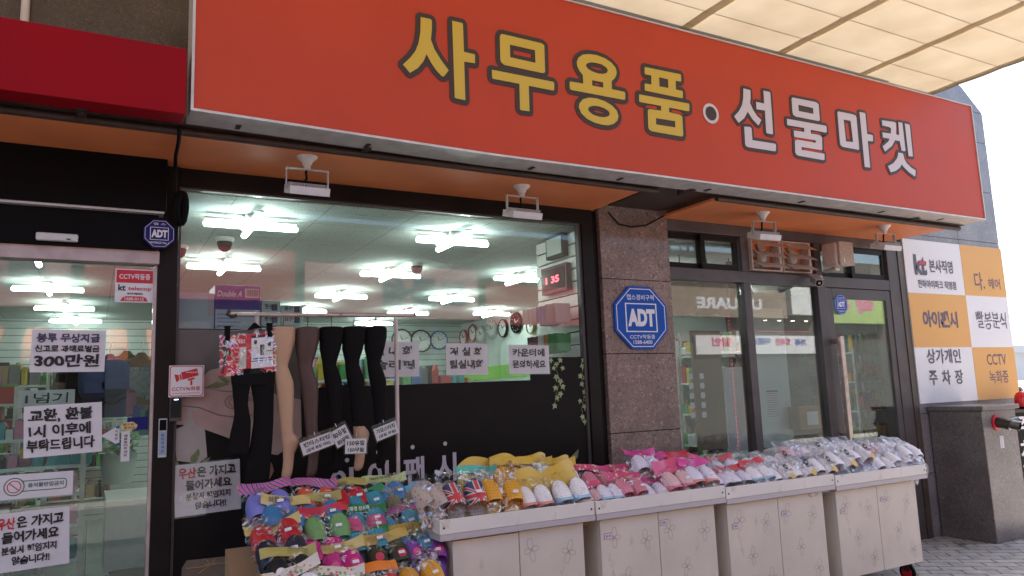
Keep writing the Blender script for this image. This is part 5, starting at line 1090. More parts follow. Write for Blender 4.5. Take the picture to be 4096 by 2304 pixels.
c3('crumpled clear bag of white clogs in the middle back of the third cart', 'clog', 'whiteclog', 'whiteclog', (4.364,-0.6,1.015), roll=5)
c3('crumpled clear bag of white clogs behind the small yellow print', 'clog', 'whiteclog', 'whiteclog', (4.542,-0.6,1.029), ex={'size': '220'}, roll=-4)
c3('clear bag with pale pink clogs highest at the back of the third cart', 'clog', 'palepink', 'palepink', (4.696,-0.6,1.081), roll=3)
c3('clear bag of white clogs in the far right corner of the third cart', 'clog', 'whiteclog', 'whiteclog', (4.905,-0.6,1.072), ex={'size': '240'})
# cart 4
G4 = 'bagged clogs on the fourth cart'
def c4(label, kind, so, up, top, **k): return put(label, kind, so, up, top, lean=k.pop('lean', 32), group=G4, bag='bag_w', **k)
c4('white perforated clogs with black size print, largest on the fourth cart', 'clog', 'greysole', 'whiteclog', (4.925,-0.8,1.028), ex={'size': '240'}, s=1.2, roll=8)
c4('white clogs behind the black lettered bag on the fourth cart', 'clog', 'greysole', 'whiteclog', (5.17,-0.8,1.054), ex={'size': '260'}, s=1.1, roll=3)
e = c4('lavender clogs in a bag with black lettering on the fourth cart', 'clog', 'greysole', 'lavender', (5.239,-0.8,0.935), s=.95, roll=-4)
for k, ch in enumerate('내신발'): lettering(e, M['ink'], [(ch, -.06+.045*k, -.022+.045*k, -.06, -.02)], -.112, bold=.03)
c4('white clogs with a brown spot right of the lettered bag', 'clog', 'greysole', 'whiteclog', (5.444,-0.8,0.956), s=1.0, roll=8)
c4('white clogs in the front row, second from the right end of the fourth cart', 'clog', 'greysole', 'whiteclog', (5.646,-0.8,0.991), s=1.1, roll=8)
c4('white clogs at the right end of the fourth cart, close to the tray corner', 'clog', 'greysole', 'whiteclog', (5.8,-0.8,1.026), s=1.02, roll=5)
c4('clear bag of white clogs at the back left corner of the fourth cart', 'clog', 'whiteclog', 'whiteclog', (5.099,-0.6,1.079), roll=-3)
c4('clear bag with dark size print highest at the back of the fourth cart', 'clog', 'whiteclog', 'whiteclog', (5.337,-0.6,1.077), ex={'size': '260'})
c4('clear bag of pale pink clogs in the back row of the fourth cart', 'clog', 'palepink', 'palepink', (5.604,-0.6,1.039), roll=4)
c4('clear bag of white clogs behind the brown spotted pair', 'clog', 'whiteclog', 'whiteclog', (5.82,-0.6,1.039), roll=5)
c4('clear bag of white clogs in the far right corner of the fourth cart', 'clog', 'whiteclog', 'whiteclog', (6.001,-0.6,1.036), roll=7)
# ------------------------------------------------------------------ right end: checkered sign, block, beacon, car
e = thing('tenant_sign', 'white and orange checkered tenant sign with six lettered fields on the end wall', 'sign', (8.2, -.02, 1.3))
xa, xm, xb = 7.290, 8.30, 9.112; z0, z1 = 1.300, 2.998; h = (z1-z0)/3
B(xa, xb, -.030, -.0125, z0, z1).build('sign_panel', M['white'], e)
for k, (a, b, r) in enumerate(((xm, xb, 2), (xa, xm, 1), (xm, xb, 0))):
    B(a, b-.002, -.0325, -.0302, z0+h*r+.002, z0+h*(r+1)-.002).build('orange_field', M['peach_p'], e)
y = -.034
for it in (('본사직영', 7.70, 8.12, 2.66, 2.80), ('전하아이파크 직영점', 7.47, 8.14, 2.485, 2.575), ('상가개인', 7.48, 8.07, 1.70, 1.85), ('주', 7.48, 7.62, 1.48, 1.63), ('차', 7.70, 7.85, 1.48, 1.63), ('장', 7.93, 8.07, 1.48, 1.63)): lettering(e, M['grey_ink'], [it], y, bold=.02)
for it in (('다.', 8.50, 8.69, 2.50, 2.70), ('헤어', 8.76, 9.0, 2.52, 2.64), ('CCTV', 8.55, 8.93, 1.67, 1.79), ('녹화중', 8.56, 8.93, 1.47, 1.61)): lettering(e, M['lilac_ink'], [it], y, bold=.012)
lettering(e, M['lilac_ink'], [('아이팬시', 7.48, 8.09, 2.07, 2.25)], y, bold=.05, hand=.03)
lettering(e, M['grey_ink'], [('빨봉분식', 8.45, 9.03, 2.07, 2.26)], y, bold=.0, hand=.04)
lettering(e, M['grey_ink'], [('kt', 7.44, 7.65, 2.62, 2.84)], y, bold=.05)
m = MB(); m.prism([[(7.505, 2.735), (7.53, 2.77), (7.655, 2.77), (7.645, 2.742)]], y-.003, y-.001); m.build('red_swoosh', M['red'], e)
e = thing('standpipe_block', 'grey granite utility block with cap slab beside the checkered sign', 'utility block', (7.72, -.28, 0))
B(7.415, 7.99, -.55, -.025, 0, 1.225).build('block', M['granite_blk'], e, bevel=.006)
B(7.395, 8.03, -.575, -.02, 1.226, 1.270).build('cap_slab', M['granite_blk'], e, bevel=.005)
sp = thing('hose_coupling', 'dark brass twin fire hose inlet with red ring on the granite block', 'hose inlet', (7.63, -.56, 1.1))
c = (7.661,-0.56,1.096)
m = MB(); m.lathe([(.075, 0), (.075, -.012), (.05, -.016)], (c[0]-.03, -.552, c[2]+.01), 'y', 24); m.build('red_ring', M['red'], sp, smooth=True)
br = mat('dark_brass', (.13, .12, .11), .3, .9, .2, 20)
m = MB(); m.path([(c[0]-.03, -.565, c[2]+.01), (c[0]-.03, -.62, c[2]+.005), (c[0]-.02, -.68, c[2]-.01)], [.05, .052, .055], 18); m.path([(c[0]-.02, -.66, c[2]), (c[0]+.03, -.72, c[2]-.02), (c[0]+.035, -.735, c[2]-.025)], [.04, .045, .047], 18, cap=True); m.path([(c[0]+.0, -.66, c[2]+.01), (c[0]+.09, -.66, c[2]+.02), (c[0]+.12, -.665, c[2]+.02)], [.035, .036, .04], 16); m.build('inlet_body', br, sp, smooth=True)
m = MB(); d = Vector((.05, -.06, -.02)).normalized(); q = Vector((c[0]+.035, -.735, c[2]-.025)); m.path([q+d*.001, q+d*.003], [.034, .033], 18); m.build('dark_bore', M['dark'], sp)
e = plate('inspection_label', 'small white printed label on the granite block below the hose inlet', 'label', c[0]+.0, c[0]+.065, .86, .975, -.551, M['paper'], .001)
m = MB()
for k in range(5): m.box(c[0]+.008, c[0]+.055-.01*(k % 2), -.5535, -.5525, .875+.02*k, .879+.02*k)
m.build('print_lines', M['grey_ink'], e)
e = thing('parking_sign', 'black parking sign with white lettering at the right edge', 'sign', (8.55, -.3, 0))
B(8.33, 8.98, -.33, -.14, .42, 1.16).build('sign_box', M['black'], e, bevel=.004); B(8.32, 8.99, -.34, -.13, 1.161, 1.19).build('top_frame', M['steel_dark'], e); B(8.32, 8.99, -.34, -.13, .38, .419).build('base_frame', M['steel_dark'], e)
for ch, q0, q1 in (('주', .92, 1.12), ('차', .68, .88), ('장', .46, .64)): lettering(e, M['white'], [(ch, 8.42, 8.70, q0, q1)], -.332, bold=.03)
for x in (8.38, 8.93): B(x-.02, x+.02, -.26, -.2, 0, .379).build('leg', M['steel_dark'], e)
e = thing('warning_beacon', 'red dome warning beacon on top of the black parking sign', 'beacon', (8.77, -.24, 1.19))
bm = mat('red_dome', (.75, .02, .03), .2, spec=.6)
m = MB(); m.lathe([(.085, 0), (.085, .06), (.08, .11), (.06, .145), (.03, .16), (.003, .165)], (8.77, -.24, 1.215), 'z', 24); m.build('dome', bm, e, smooth=True)
m = MB(); m.lathe([(.088, 0), (.088, .024)], (8.77, -.24, 1.191), 'z', 24); m.build('collar', M['black'], e)
# parked car beyond the corner
def car(label, x, y, rz, col):
    e = thing('parked_car', label, 'car', (0, 0, 0))
    paint = mat('car_paint', col, .2, .3, coat=.6); gl = mat('car_glass', (.015, .018, .02), .05)
    prof = [(-2.2, .35), (-2.25, .62), (-2.1, .84), (-1.15, .95), (-.55, 1.38), (.2, 1.46), (1.1, 1.40), (1.75, .98), (2.15, .93), (2.25, .6), (2.2, .32)]
    rings = []
    for yy, ins in ((-.86, .03), (-.84, 0), (-.62, 0), (.62, 0), (.84, 0), (.86, .03)):
        rings.append([(px, yy*(1-.18*max(0, (pz-.95)/.5)), pz-ins*.5) for px, pz in prof])
    m = MB(); m.rings(rings); m.build('body', paint, e, smooth=True)
    m = MB()
    for s in (-1, 1): m.add([(-.98, s*.862, 1.0), (1.5, s*.862, 1.0), (1.02, s*.745, 1.36), (-.5, s*.755, 1.34)], [(0, 1, 2, 3)])
    m.add([(-1.13, -.72, .99), (-1.13, .72, .99), (-.60, .62, 1.365), (-.60, -.62, 1.365)], [(0, 1, 2, 3)]); m.add([(1.75, -.72, 1.01), (1.75, .72, 1.01), (1.15, .62, 1.395), (1.15, -.62, 1.395)], [(0, 1, 2, 3)])
    m.build('side_glass', gl, e)
    for xx in (-1.4, 1.4):
        for s in (-1, 1):
            m = MB(); m.lathe([(.12, -.1), (.30, -.11), (.32, -.08), (.32, .08), (.30, .11), (.12, .1)], (xx, s*.78, .32), 'y', 24); w = m.build('wheel', M['black'], e, smooth=True)
            m = MB(); m.lathe([(.03, -.12), (.20, -.115), (.21, -.10), (.21, .10), (.20, .115), (.03, .12)], (xx, s*.78, .32), 'y', 24); m.build('rim', M['alu'], w, smooth=True)
    for s in (-1, 1): B(-2.262, -2.15, s*.62-.16, s*.62+.16, .62, .76).build('headlight', M['lens'], e, bevel=.02)
    B(-1.3, -1.27, -.9, -.89, .98, 1.0)
    e.location = (x, y, 0); e.rotation_euler.z = rz; return e
car('dark parked car beyond the corner of the end wall', 13.6, 1.9, rad(60), (.02, .022, .025))
# concrete building far beyond the corner
e = thing('far_building', 'pale grey concrete building far beyond the corner', 'building', (42, 18, 0))
fb = mat('pale_concrete', (.52, .53, .54), .85, 0, .08, .6)
B(30, 60, 18, 30, 0, 3.0).build('wall', fb, e); B(29.8, 60.2, 17.8, 18.0, 2.75, 3.15).build('parapet', fb, e)
for k in range(6): B(33+4*k, 35+4*k, 17.95, 18.0-.002, .9, 2.2).build('window', M['black'], e)
# ------------------------------------------------------------------ the other side of the street (seen mirrored in the glass and the polished stone)
e = thing('opposite_building', 'plain building across the street with coloured shop fascias', 'building', (3, -10.2, 0))
ow = mat('brown_render', (.11, .09, .075), .8, 0, .1, .8); B(-12, 40, -10.6, -10.2, 0, 5.2).build('wall', ow, e)
pinkf = mat('pink_fascia', (.50, .24, .25), .5); redf = mat('red_fascia', (.42, .08, .08), .5); whitf = mat('white_fascia', (.75, .74, .72), .5); grnf = mat('green_fascia', (.36, .48, .14), .5)
for a, b, zc, zd, mt in ((-6, -.4, 3.3, 4.4, pinkf), (-.2, 3.4, 3.5, 4.5, redf), (3.6, 7.4, 3.2, 4.3, pinkf), (7.6, 10.4, 3.1, 4.0, redf), ):
    f = B(a, b, -10.19, -10.0, zc, zd).build('fascia', mt, e)
    if mt is pinkf: 
        m = MB(); put_text(m, '보물섬', 0, 1.9, 0, .62, 0, .05)
        m.v = [(b-.3-x, -9.99, zc+.25+z) for x, _, z in m.v]; m.build('fascia_lettering', M['grey_ink'], f)
for a, b in ((-5.5, -3.2), (-2.8, -.5), (.2, 3.2), (4, 7), (8, 10.2), (12, 15), (16, 18.3), (19.5, 22), (23, 26), (27, 31)):
    B(a, b, -10.19, -10.15, .1, 2.7).build('shop_window', mat('lit_shop_window', (.07, .075, .075), .2, emit=(1, .93, .82), es=.06), e)
tanf = mat('tan_fascia', (.34, .26, .20), .5); pink_let = mat('pink_print', (.65, .10, .25), .5); blue_let = mat('blue_banner_print', (.12, .14, .45), .5)
def opp(name, q0, q1, mt, dpt, emit=None):
    return B(min(q0[0], q1[0]), max(q0[0], q1[0]), -10.19, -10.19+dpt, min(q0[2], q1[2]), max(q0[2], q1[2])).build(name, mt, e)
f = opp('fascia', (12.304,10.0,4.169), (17.185,10.0,3.388), tanf, .2)
t0, t1 = (13.811,10.0,3.911), (16.209,10.0,3.539)
m = MB(); put_text(m, 'UQUARE', 0, t1[0]-t0[0], 0, t0[2]-t1[2], 0, .05); m.v = [(t1[0]-x, -9.985, t1[2]+z) for x, _, z in m.v]; m.build('fascia_lettering', M['white'], f)
opp('fascia', (17.362,10.0,4.397), (18.48,10.0,3.502), whitf, .24); opp('fascia', (18.712,10.0,4.177), (21.705,10.0,3.274), grnf, .22)
t0, t1 = (19.037,10.0,4.01), (20.981,10.0,3.572)
m = MB(); put_text(m, '약 국', 0, t1[0]-t0[0], 0, t0[2]-t1[2], 0, .05); m.v = [(t1[0]-x, -9.96, t1[2]+z) for x, _, z in m.v]; m.build('fascia_lettering', pink_let, e)
bn = opp('banner', (13.784,10.0,2.897), (18.462,10.0,2.392), M['white'], .1)
for w_, a_, b_, mt in (('이벤트', 1900, 1950, blue_let), ('행복한', 1960, 2000, pink_let), ('가족', 2010, 2040, blue_let), ('할인', 1800, 1850, pink_let)):
    t0, t1 = {1900: ((15.793,10.0,2.842), (16.538,10.0,2.646)), 1960: ((16.716,10.0,2.824), (17.33,10.0,2.623)), 2010: ((17.516,10.0,2.804), (17.985,10.0,2.6)), 1800: ((14.334,10.0,2.837), (15.025,10.0,2.605))}[a_]
    m = MB(); put_text(m, w_, 0, t1[0]-t0[0], 0, t0[2]-t1[2], 0, .04); m.v = [(t1[0]-x, -10.085, t1[2]+z) for x, _, z in m.v]; m.build('banner_lettering', mt, bn)
wl = mat('warm_shop_light', (.9, .8, .6), .5, emit=(1, .82, .55), es=5)
for k in range(7):
    q = (15.694,10.0,3.299); m = MB(); m.lathe([(.05, 0), (.05, .02)], (q[0]+.55*k, -9.95, q[2]), 'z', 12); m.build('downlight', wl, e)
e = thing('opposite_awning', 'orange striped awning on the building across the street', 'awning', (.5, -9.6, 2.5))
m = MB()
for k in range(14): m.add([(-1.6+.3*k, -10.18, 2.95), (-1.3+.3*k, -10.18, 2.95), (-1.3+.3*k, -9.3, 2.55), (-1.6+.3*k, -9.3, 2.55), (-1.3+.3*k, -9.3, 2.35), (-1.6+.3*k, -9.3, 2.35)], [(0, 1, 2, 3), (3, 2, 4, 5)], k % 2)
m.build('cloth', [mat('orange_awning', (.62, .16, .07), .7), M['steel_dark']], e)
# ------------------------------------------------------------------ ceiling lights
def ceil_light(label, x, y, first=[None]):
    if first[0] is None:
        e = thing('ceiling_light', None, None, (0, 0, 0))
        m = MB(); m.box(-.05, .05, -.05, .05, -.03, 0); m.box(-.3, .3, -.022, .022, -.045, -.0305); m.box(-.022, .022, -.3, -.0225, -.045, -.0305); m.box(-.022, .022, .0225, .3, -.045, -.0305); m.build('fixture_base', M['alu'], e)
        m = MB(); m.path([(-.31, 0, -.075), (-.30, 0, -.075), (.30, 0, -.075), (.31, 0, -.075)], [.012, .021, .021, .012], 12); m.build('tube', M['tube'], e, smooth=True)
        m = MB(); m.path([(0, -.31, -.079), (0, -.30, -.079), (0, .30, -.079), (0, .31, -.079)], [.012, .021, .021, .012], 12); m.build('tube', M['tube'], e, smooth=True)
        first[0] = e; o = e
    else: o = copy_tree(first[0])
    o.location = (x, y, 2.83); tag(o, label, 'ceiling light', 'cross shaped ceiling lights')
LX = [(.92, .52, 'nearest the display window, above the left papers'), (2.455, .565, 'nearest the window on the right, above the third paper'), (.99, 2.24, 'second row, above the boxes on the shelf'), (2.54, 2.23, 'second row, near the middle of the window'),
      (3.95, 2.13, 'second row, beside the wall of display panels'), (2.52, 3.86, 'third row, behind the rack rail'), (3.92, 3.82, 'third row, right half of the window'), (-.42, 4.0, 'longest one seen through the sliding door'), (-.32, 5.64, 'middle of three seen through the sliding door'),
      (-.23, 7.1, 'farthest of three seen through the sliding door'), (3.94, 5.38, 'fourth row, right of the rack post'), (5.24, 5.27, 'farthest right in the shop, above the row of clocks'), (2.45, 5.4, 'fourth row, just above the rack rail'), (-.42, 2.2, 'uppermost one, cut by the sliding door rail'),
      (3.94, 6.9, 'last row, above the round wall clocks'), (6.6, 1.3, 'seen through the sliding transom window of the side shop'), (7.6, 2.8, 'added to brighten the depth of the side shop'), (5.2, 1.5, 'added to brighten the side shop above the tan board')]  # last two lights are added, unseen, to brighten the side shop
for x, y, w in LX: ceil_light('cross shaped lit ceiling light, ' + w, x, y)
def dome(label, x, y, first=[None]):
    if first[0] is None:
        e = thing('dome_camera', None, None, (0, 0, 0))
        m = MB(); m.lathe([(.07, 0), (.07, -.02), (.062, -.03)], (0, 0, 0), 'z', 20); m.build('camera_base', M['white_pl'], e, smooth=True)
        m = MB(); m.lathe([(.055, -.0305), (.056, -.05), (.045, -.085), (.02, -.105), (.002, -.108)], (0, 0, 0), 'z', 20); m.build('camera_dome', M['black'], e, smooth=True)
        first[0] = e; o = e
    else: o = copy_tree(first[0])
    o.location = (x, y, 2.83); tag(o, label, 'dome camera', 'dome cameras on the shop ceiling')
_a = (0.858,1.318,2.82); dome('black dome camera below the nearest left ceiling light', _a[0], _a[1])
_a = (2.692,1.928,2.82); dome('black dome camera between two ceiling lights in the middle of the window', _a[0], _a[1])
_a = (3.658,4.752,2.82); 
_a = (0.568,1.71,2.82); dome('dark dome camera half hidden behind the door post', _a[0], _a[1])
# ------------------------------------------------------------------ boxes on the shelf behind the film
o = B(.431, 1.70, .06, .42, 1.985, 2.003).build('window_shelf', M['wall_in'], at=(1, .25, 1.985)); tag(o, 'white shelf board behind the top of the left window film', 'shelf')
def box(label, x0, x1, z0, z1, y0, y1, mt, extra=None):
    e = thing('goods_box', label, 'box', ((x0+x1)/2, y0, z0), 'boxes on the shelf behind the window')
    B(x0, x1, y0, y1, z0, z1).build('carton', mt, e, bevel=.003)
    if extra: extra(e, x0, x1, z0, z1, y0)
    return e
vio = mat('violet_card', (.09, .03, .26), .35); lav = mat('lavender_card', (.55, .50, .60), .45); gw = mat('grey_white_card', (.60, .58, .57), .5)
a = (0.635,0.1,2.279); b = (0.905,0.1,2.024)
def dbl(e, x0, x1, z0, z1, y):
    B(x0+.004, x1-.004, y-.002, y-.001, z0+.004, z0+(z1-z0)*.45).build('white_panel', lav, e)
    B(x0+(x1-x0)*.65, x1-.012, y-.002, y-.001, z1-.075, z1-.018).build('barcode_panel', M['paper'], e)
    lettering(e, M['white'], [('Double A', x0+.012, x0+(x1-x0)*.58, z1-.072, z1-.035, .2)], y-.003, bold=.02)
    m = MB()
    for k in range(16): m.box(x0+(x1-x0)*.68+k*.0045, x0+(x1-x0)*.68+k*.0045+.0012+.001*(k % 3), y-.003, y-.0022, z1-.068, z1-.024)
    m.build('barcode', M['ink'], e)
    m = MB()
    for k, w in enumerate((.12, .17, .14, .18)): m.box(x0+.015, x0+.015+w*.8, y-.003, y-.0022, z0+.02+.024*k, z0+.024+.024*k)
    m.build('print_lines', M['blue'], e)
box('violet and white copy paper box on the shelf behind the window', a[0], b[0], 2.004, a[2], .10, .36, vio, dbl)
a = (0.416,0.1,2.225); b = (0.633,0.1,2.021)
box('pale lavender box left of the violet copy paper box', .435, b[0], 2.004, a[2], .10, .36, lav, lambda e, x0, x1, z0, z1, y: B(x0+.16, x1-.002, y-.002, y-.001, z1-.14, z1-.003).build('pink_panel', mat('pale_pink_print', (.60, .40, .46), .5), e))
def cw(e, x0, x1, z0, z1, y):
    lettering(e, M['red'], [('nocoscani', x0+.02, x0+(x1-x0)*.35, z1-.03, z1-.018), ('OHUS', x0+(x1-x0)*.65, x1-.02, z1-.03, z1-.018)], y-.0015, bold=.02)
    lettering(e, M['ink'], [('못판', x0+.02, x0+.075, z0+.03, z0+.06)], y-.0015); B(x1-.055, x1-.02, y-.0015, y-.0005, z0+.02, z0+.06).build('picture', M['grey_ink'], e)
for lab, p, q, cz in (('small white box, upper one right of the violet box', (0.912,0.12,2.194), (1.032,0.12,2.108), 0), ('small white box, lower one right of the violet box', (0.912,0.12,2.106), (1.033,0.12,2.029), 1), ('wide white box, upper one of the far pair on the shelf', (1.034,0.12,2.164), (1.172,0.12,2.1), 2), ('wide white box, lower one of the far pair on the shelf', (1.035,0.12,2.095), (1.172,0.12,2.031), 3)):
    box(lab, p[0]+.001, q[0]-.001, max(q[2], 2.0045)+.001, p[2]-.001, .12, .34, gw, cw)
# ------------------------------------------------------------------ slatwall return at the right end of the window
e = thing('slatwall_panel', 'white slotted display wall running back from the right window edge', 'display panel', (3.3, .4, 1))
m = MB()
for k in range(19): m.box(3.30, 3.318, .09, .70, .92+.1*k, 1.008+.1*k)
m.build('slats', M['white_pl'], e); B(3.319, 3.335, .09, .70, .9, 2.82).build('backing', M['grout'], e)
def digital(label, z0, z1, yf, yn, red):
    e = thing('digital_clock', label, 'digital clock', (3.27, .3, z0))
    B(3.245, 3.298, yf, yn, z0, z1).build('case', mat('maroon_case', (.10, .012, .02), .25) if red else M['black'], e, bevel=.004)
    m = MB(); m.box(3.2415, 3.2445, yf+.02, yn-.02, z0+.025, z1-.025); m.build('face', mat('dark_red_face', (.05, .004, .008), .15) if red else M['lens'], e)
    if red:
        q = MB(); put_text(q, '1 35', yf+.08, yn-.10, z0+.08, z0+.135, 0, .02); lettering_mat = mat('red_led', (.8, .02, .03), .4, emit=(1, .05, .08), es=3)
        q.v = [(3.2405, (yf+yn)-x, z) for x, _, z in q.v]; q.build('digits', lettering_mat, e)
    return e
digital('maroon digital clock with red lit numerals on the slotted wall', 2.35, 2.57, .17, .55, True)
digital('black framed digital clock above the red lit clock', 2.63, 2.82, .20, .46, False)
cards = [M['white_pl'], mat('pale_blue_pack', (.35, .42, .55), .4), mat('grey_pack', (.45, .45, .46), .4), mat('maroon_pack', (.22, .02, .06), .4), mat('green_pack', (.06, .30, .08), .4), mat('orange_pack', (.60, .25, .05), .4)]
def hang(label, x, y, z1, w, h, mt, n=3, grp='packs hanging on the slotted wall'):
    e = thing('hanging_pack', label, 'hanging goods', (x, y, z1), grp)
    m = MB()
    for k in range(n): m.box(x-w/2+.006*(k % 2), x+w/2, y-.03*k-.002, y-.03*k, z1-h+.004*k, z1-.003*k)
    m.build('packs', mt, e); m = MB(); m.path([(x+.02, y+.02, z1-.012), (x, y-.03*n, z1-.012)], .0025, 5); m.build('hook', M['alu'], e)
random.seed(5)
for k in range(8):
    y = .62-.066*k
    hang('white and blue product packs hanging in the upper row of the slotted wall', 3.14+.03*random.random(), y, 2.235, .13, .16 if k > 3 else .12, cards[(0, 0, 0, 1, 1, 1, 2, 2)[k]])
for k in range(7):
    y = .60-.07*k
    hang('maroon, white and green packs hanging in the lower row of the slotted wall', 3.15+.03*random.random(), y, 2.005, .12, .15, cards[(3, 3, 3, 0, 5, 4, 4)[k]])
# ------------------------------------------------------------------ wall clocks
def clock(label, p, r, axis, rim, face=None):
    e = thing('wall_clock', label, 'wall clock', p, 'round wall clocks in the shop')
    s = -1
    m = MB(); m.lathe([(r*.8, 0), (r, s*.005), (r, s*.03), (r*.9, s*.045), (r*.86, s*.03)], p, axis, 28, cap=False); m.build('rim', rim, e, smooth=True)
    m = MB(); m.lathe([(r*.87, s*.026), (r*.87, s*.028)], p, axis, 28); m.build('dial', face or M['white'], e)
    m = MB()
    def P3(a, rr, d): return (p[0]+rr*math.sin(a), p[1]+s*d, p[2]+rr*math.cos(a)) if axis == 'y' else (p[0]+s*d, p[1]-rr*math.sin(a), p[2]+rr*math.cos(a))
    for k in range(12): m.path([P3(k*math.pi/6, r*.70, .0305), P3(k*math.pi/6, r*.80, .0305)], .005, 4)
    m.path([P3(0, 0, .033), P3(rad(-22), r*.42, .033)], .006, 4); m.path([P3(0, 0, .036), P3(rad(70), r*.62, .036)], .0045, 4)
    m.build('hands', M['ink'] if not face else M['white'], e)
brn = mat('dark_wood_rim', (.06, .035, .02), .4); redrim = mat('red_rim', (.45, .02, .03), .35); bluerim = mat('blue_rim', (.06, .12, .42), .4); silver = M['alu']
p = (4.661,7.58,2.55); clock('dark rimmed wall clock partly behind the rack post', p, .19, 'y', brn)
p = (5.015,7.58,2.53); clock('dark rimmed wall clock left of the blue rimmed one', p, .20, 'y', brn)
p = (5.356,7.58,2.544); clock('blue rimmed wall clock above the papers', p, .17, 'y', bluerim)
for lab, (px, pz), rr, rim, fc in (('red rimmed wall clock, farthest along the right wall', (1169, 850), .15, redrim, None), ('red rimmed wall clock, second along the right wall', (1192, 838), .155, redrim, None), ('silver wall clock, third along the right wall', (1212, 842), .15, silver, None), ('large silver wall clock, fourth along the right wall', (1239, 828), .165, silver, None), ('black wall clock with pale dial on the right wall', (1268, 826), .15, M['black'], None), ('black wall clock with dark dial beside the hanging packs', (1301, 812), .165, M['black'], M['black']), ('amber wooden wall clock nearest the hanging packs', (1338, 822), .115, mat('amber_rim', (.40, .20, .05), .3), None)):
    K_ = {(1169, 850): (5.78,7.385,2.572), (1192, 838): (5.78,7.01,2.624), (1212, 842): (5.78,6.705,2.57), (1239, 828): (5.78,6.304,2.628), (1268, 826): (5.78,5.902,2.604), (1301, 812): (5.78,5.465,2.65), (1338, 822): (5.78,5.019,2.545)}[(px, pz)]
    clock(lab, K_, rr, 'x', rim, fc)
# ------------------------------------------------------------------ interior goods
PAL = [mat('goods_'+n, c, .45, 0, .1, 20) for n, c in (('white', (.62, .62, .6)), ('grey', (.2, .2, .21)), ('red', (.45, .05, .05)), ('blue', (.06, .13, .35)), ('green', (.10, .30, .10)), ('yellow', (.6, .42, .06)), ('pink', (.6, .22, .32)), ('black', (.03, .03, .03)), ('teal', (.08, .30, .32)), ('tan', (.36, .24, .14)))]
def shelf_unit(label, x0, x1, y0, y1, ztop, zs, goods_label, seed, pal=None, hmax=.22, cat='shelf unit', back='y'):
    rnd = random.Random(seed); e = thing('shelf_unit', label, cat, ((x0+x1)/2, (y0+y1)/2, .03))
    m = MB()
    for z in zs: m.box(x0+.02, x1-.02, y0+.02, y1-.02, z-.02, z)
    m.build('shelf_board', M['wall_in'], e)
    m = MB()
    for x in (x0, x1-.03):
        for y in (y0, y1-.03): m.box(x, x+.03, y, y+.03, .03, ztop)
    m.build('upright', M['alu'], e)
    g = MB(); pal = pal or list(range(10))
    for z in zs:
        x = x0+.03
        while x < x1-.08:
            w = rnd.uniform(.04, .14); hh = rnd.uniform(.06, hmax); y = y0+.03
            while y < y1-.06:
                d = rnd.uniform(.05, .12)
                if rnd.random() < .9:
                    mi = rnd.choice(pal)
                    if rnd.random() < .35: g.lathe([(w*.38, 0), (w*.42, hh*.7), (w*.2, hh)], (x+w/2, y+d/2, z), 'z', 8, mi)
                    else: g.box(x+.003, x+w-.003, y+.003, y+d-.003, z, z+hh*rnd.uniform(.8, 1), mi)
                y += d
            x += w
    o = g.build('shelf_goods', PAL, at=((x0+x1)/2, (y0+y1)/2, .03)); tag(o, goods_label, None, kind='stuff')
shelf_unit('tall white shelf unit along the right shop wall under the clocks', 5.35, 5.78, 2.8, 7.4, 1.95, [.3, .7, 1.05, 1.35, 1.62], 'packed hair goods on the shelves under the clocks', 1, [0, 1, 3, 7, 7, 8, 1], .2)
o = B(5.30, 5.34, 2.8, 7.2, 1.78, 1.98).build('shelf_sign', mat('lime_sign', (.22, .55, .06), .5), at=(5.3, 5, 1.78)); tag(o, 'long lime green strip sign above the shelves under the clocks', 'sign')
shelf_unit('white shelf unit in the middle of the shop behind the papers', 1.6, 3.9, 3.2, 3.7, 1.75, [.4, .8, 1.15, 1.45, 1.7], 'small mixed goods on the middle shelves', 2, None, .22)
shelf_unit('white shelf unit near the rack behind the stocking legs', .95, 2.3, 1.4, 1.8, 1.78, [.5, .9, 1.25, 1.5, 1.72], 'bright toys and kitchen goods behind the stocking legs', 3, [0, 0, 3, 4, 5, 6, 8], .22)
shelf_unit('back wall shelf unit below the three round clocks', 2.5, 5.3, 7.1, 7.55, 1.7, [.4, .8, 1.2, 1.55], 'bags and hats on the back wall shelves', 4, [1, 7, 2, 9, 0], .3)
shelf_unit('shelf unit packed with stationery seen through the sliding door', -2.6, -.75, 1.2, 1.65, 1.55, [.3, .65, .95, 1.2, 1.42], 'stationery packs on the shelves behind the sliding door', 5, [0, 1, 8, 8, 3, 7, 6], .2)
shelf_unit('long shelf unit farther behind the sliding door', -2.4, -.35, 3.6, 4.1, 2.0, [.3, .7, 1.1, 1.45, 1.8], 'books and boxes on the farther shelves behind the sliding door', 6, [0, 9, 7, 4, 9, 1, 5], .26)
shelf_unit('shelf unit deep inside the side shop', 7.0, 8.9, 3.6, 4.1, 2.1, [.4, .8, 1.2, 1.6, 2.0], 'mixed goods on the side shop shelves', 7, [0, 4, 2, 0, 9, 5, 0], .28)
shelf_unit('wire shelf unit behind the side door glass', 8.0, 8.8, 1.2, 1.7, 1.95, [.4, .8, 1.2, 1.55, 1.9], 'toys and household goods behind the side door', 8, [0, 2, 4, 3, 5, 0, 8], .26)
shelf_unit('white rack of hanging goods right of the door post', .55, .92, .7, 1.1, 1.5, [.4, .8, 1.1, 1.35], 'small silver packs on the rack near the door', 9, [0, 1, 0, 8], .2)
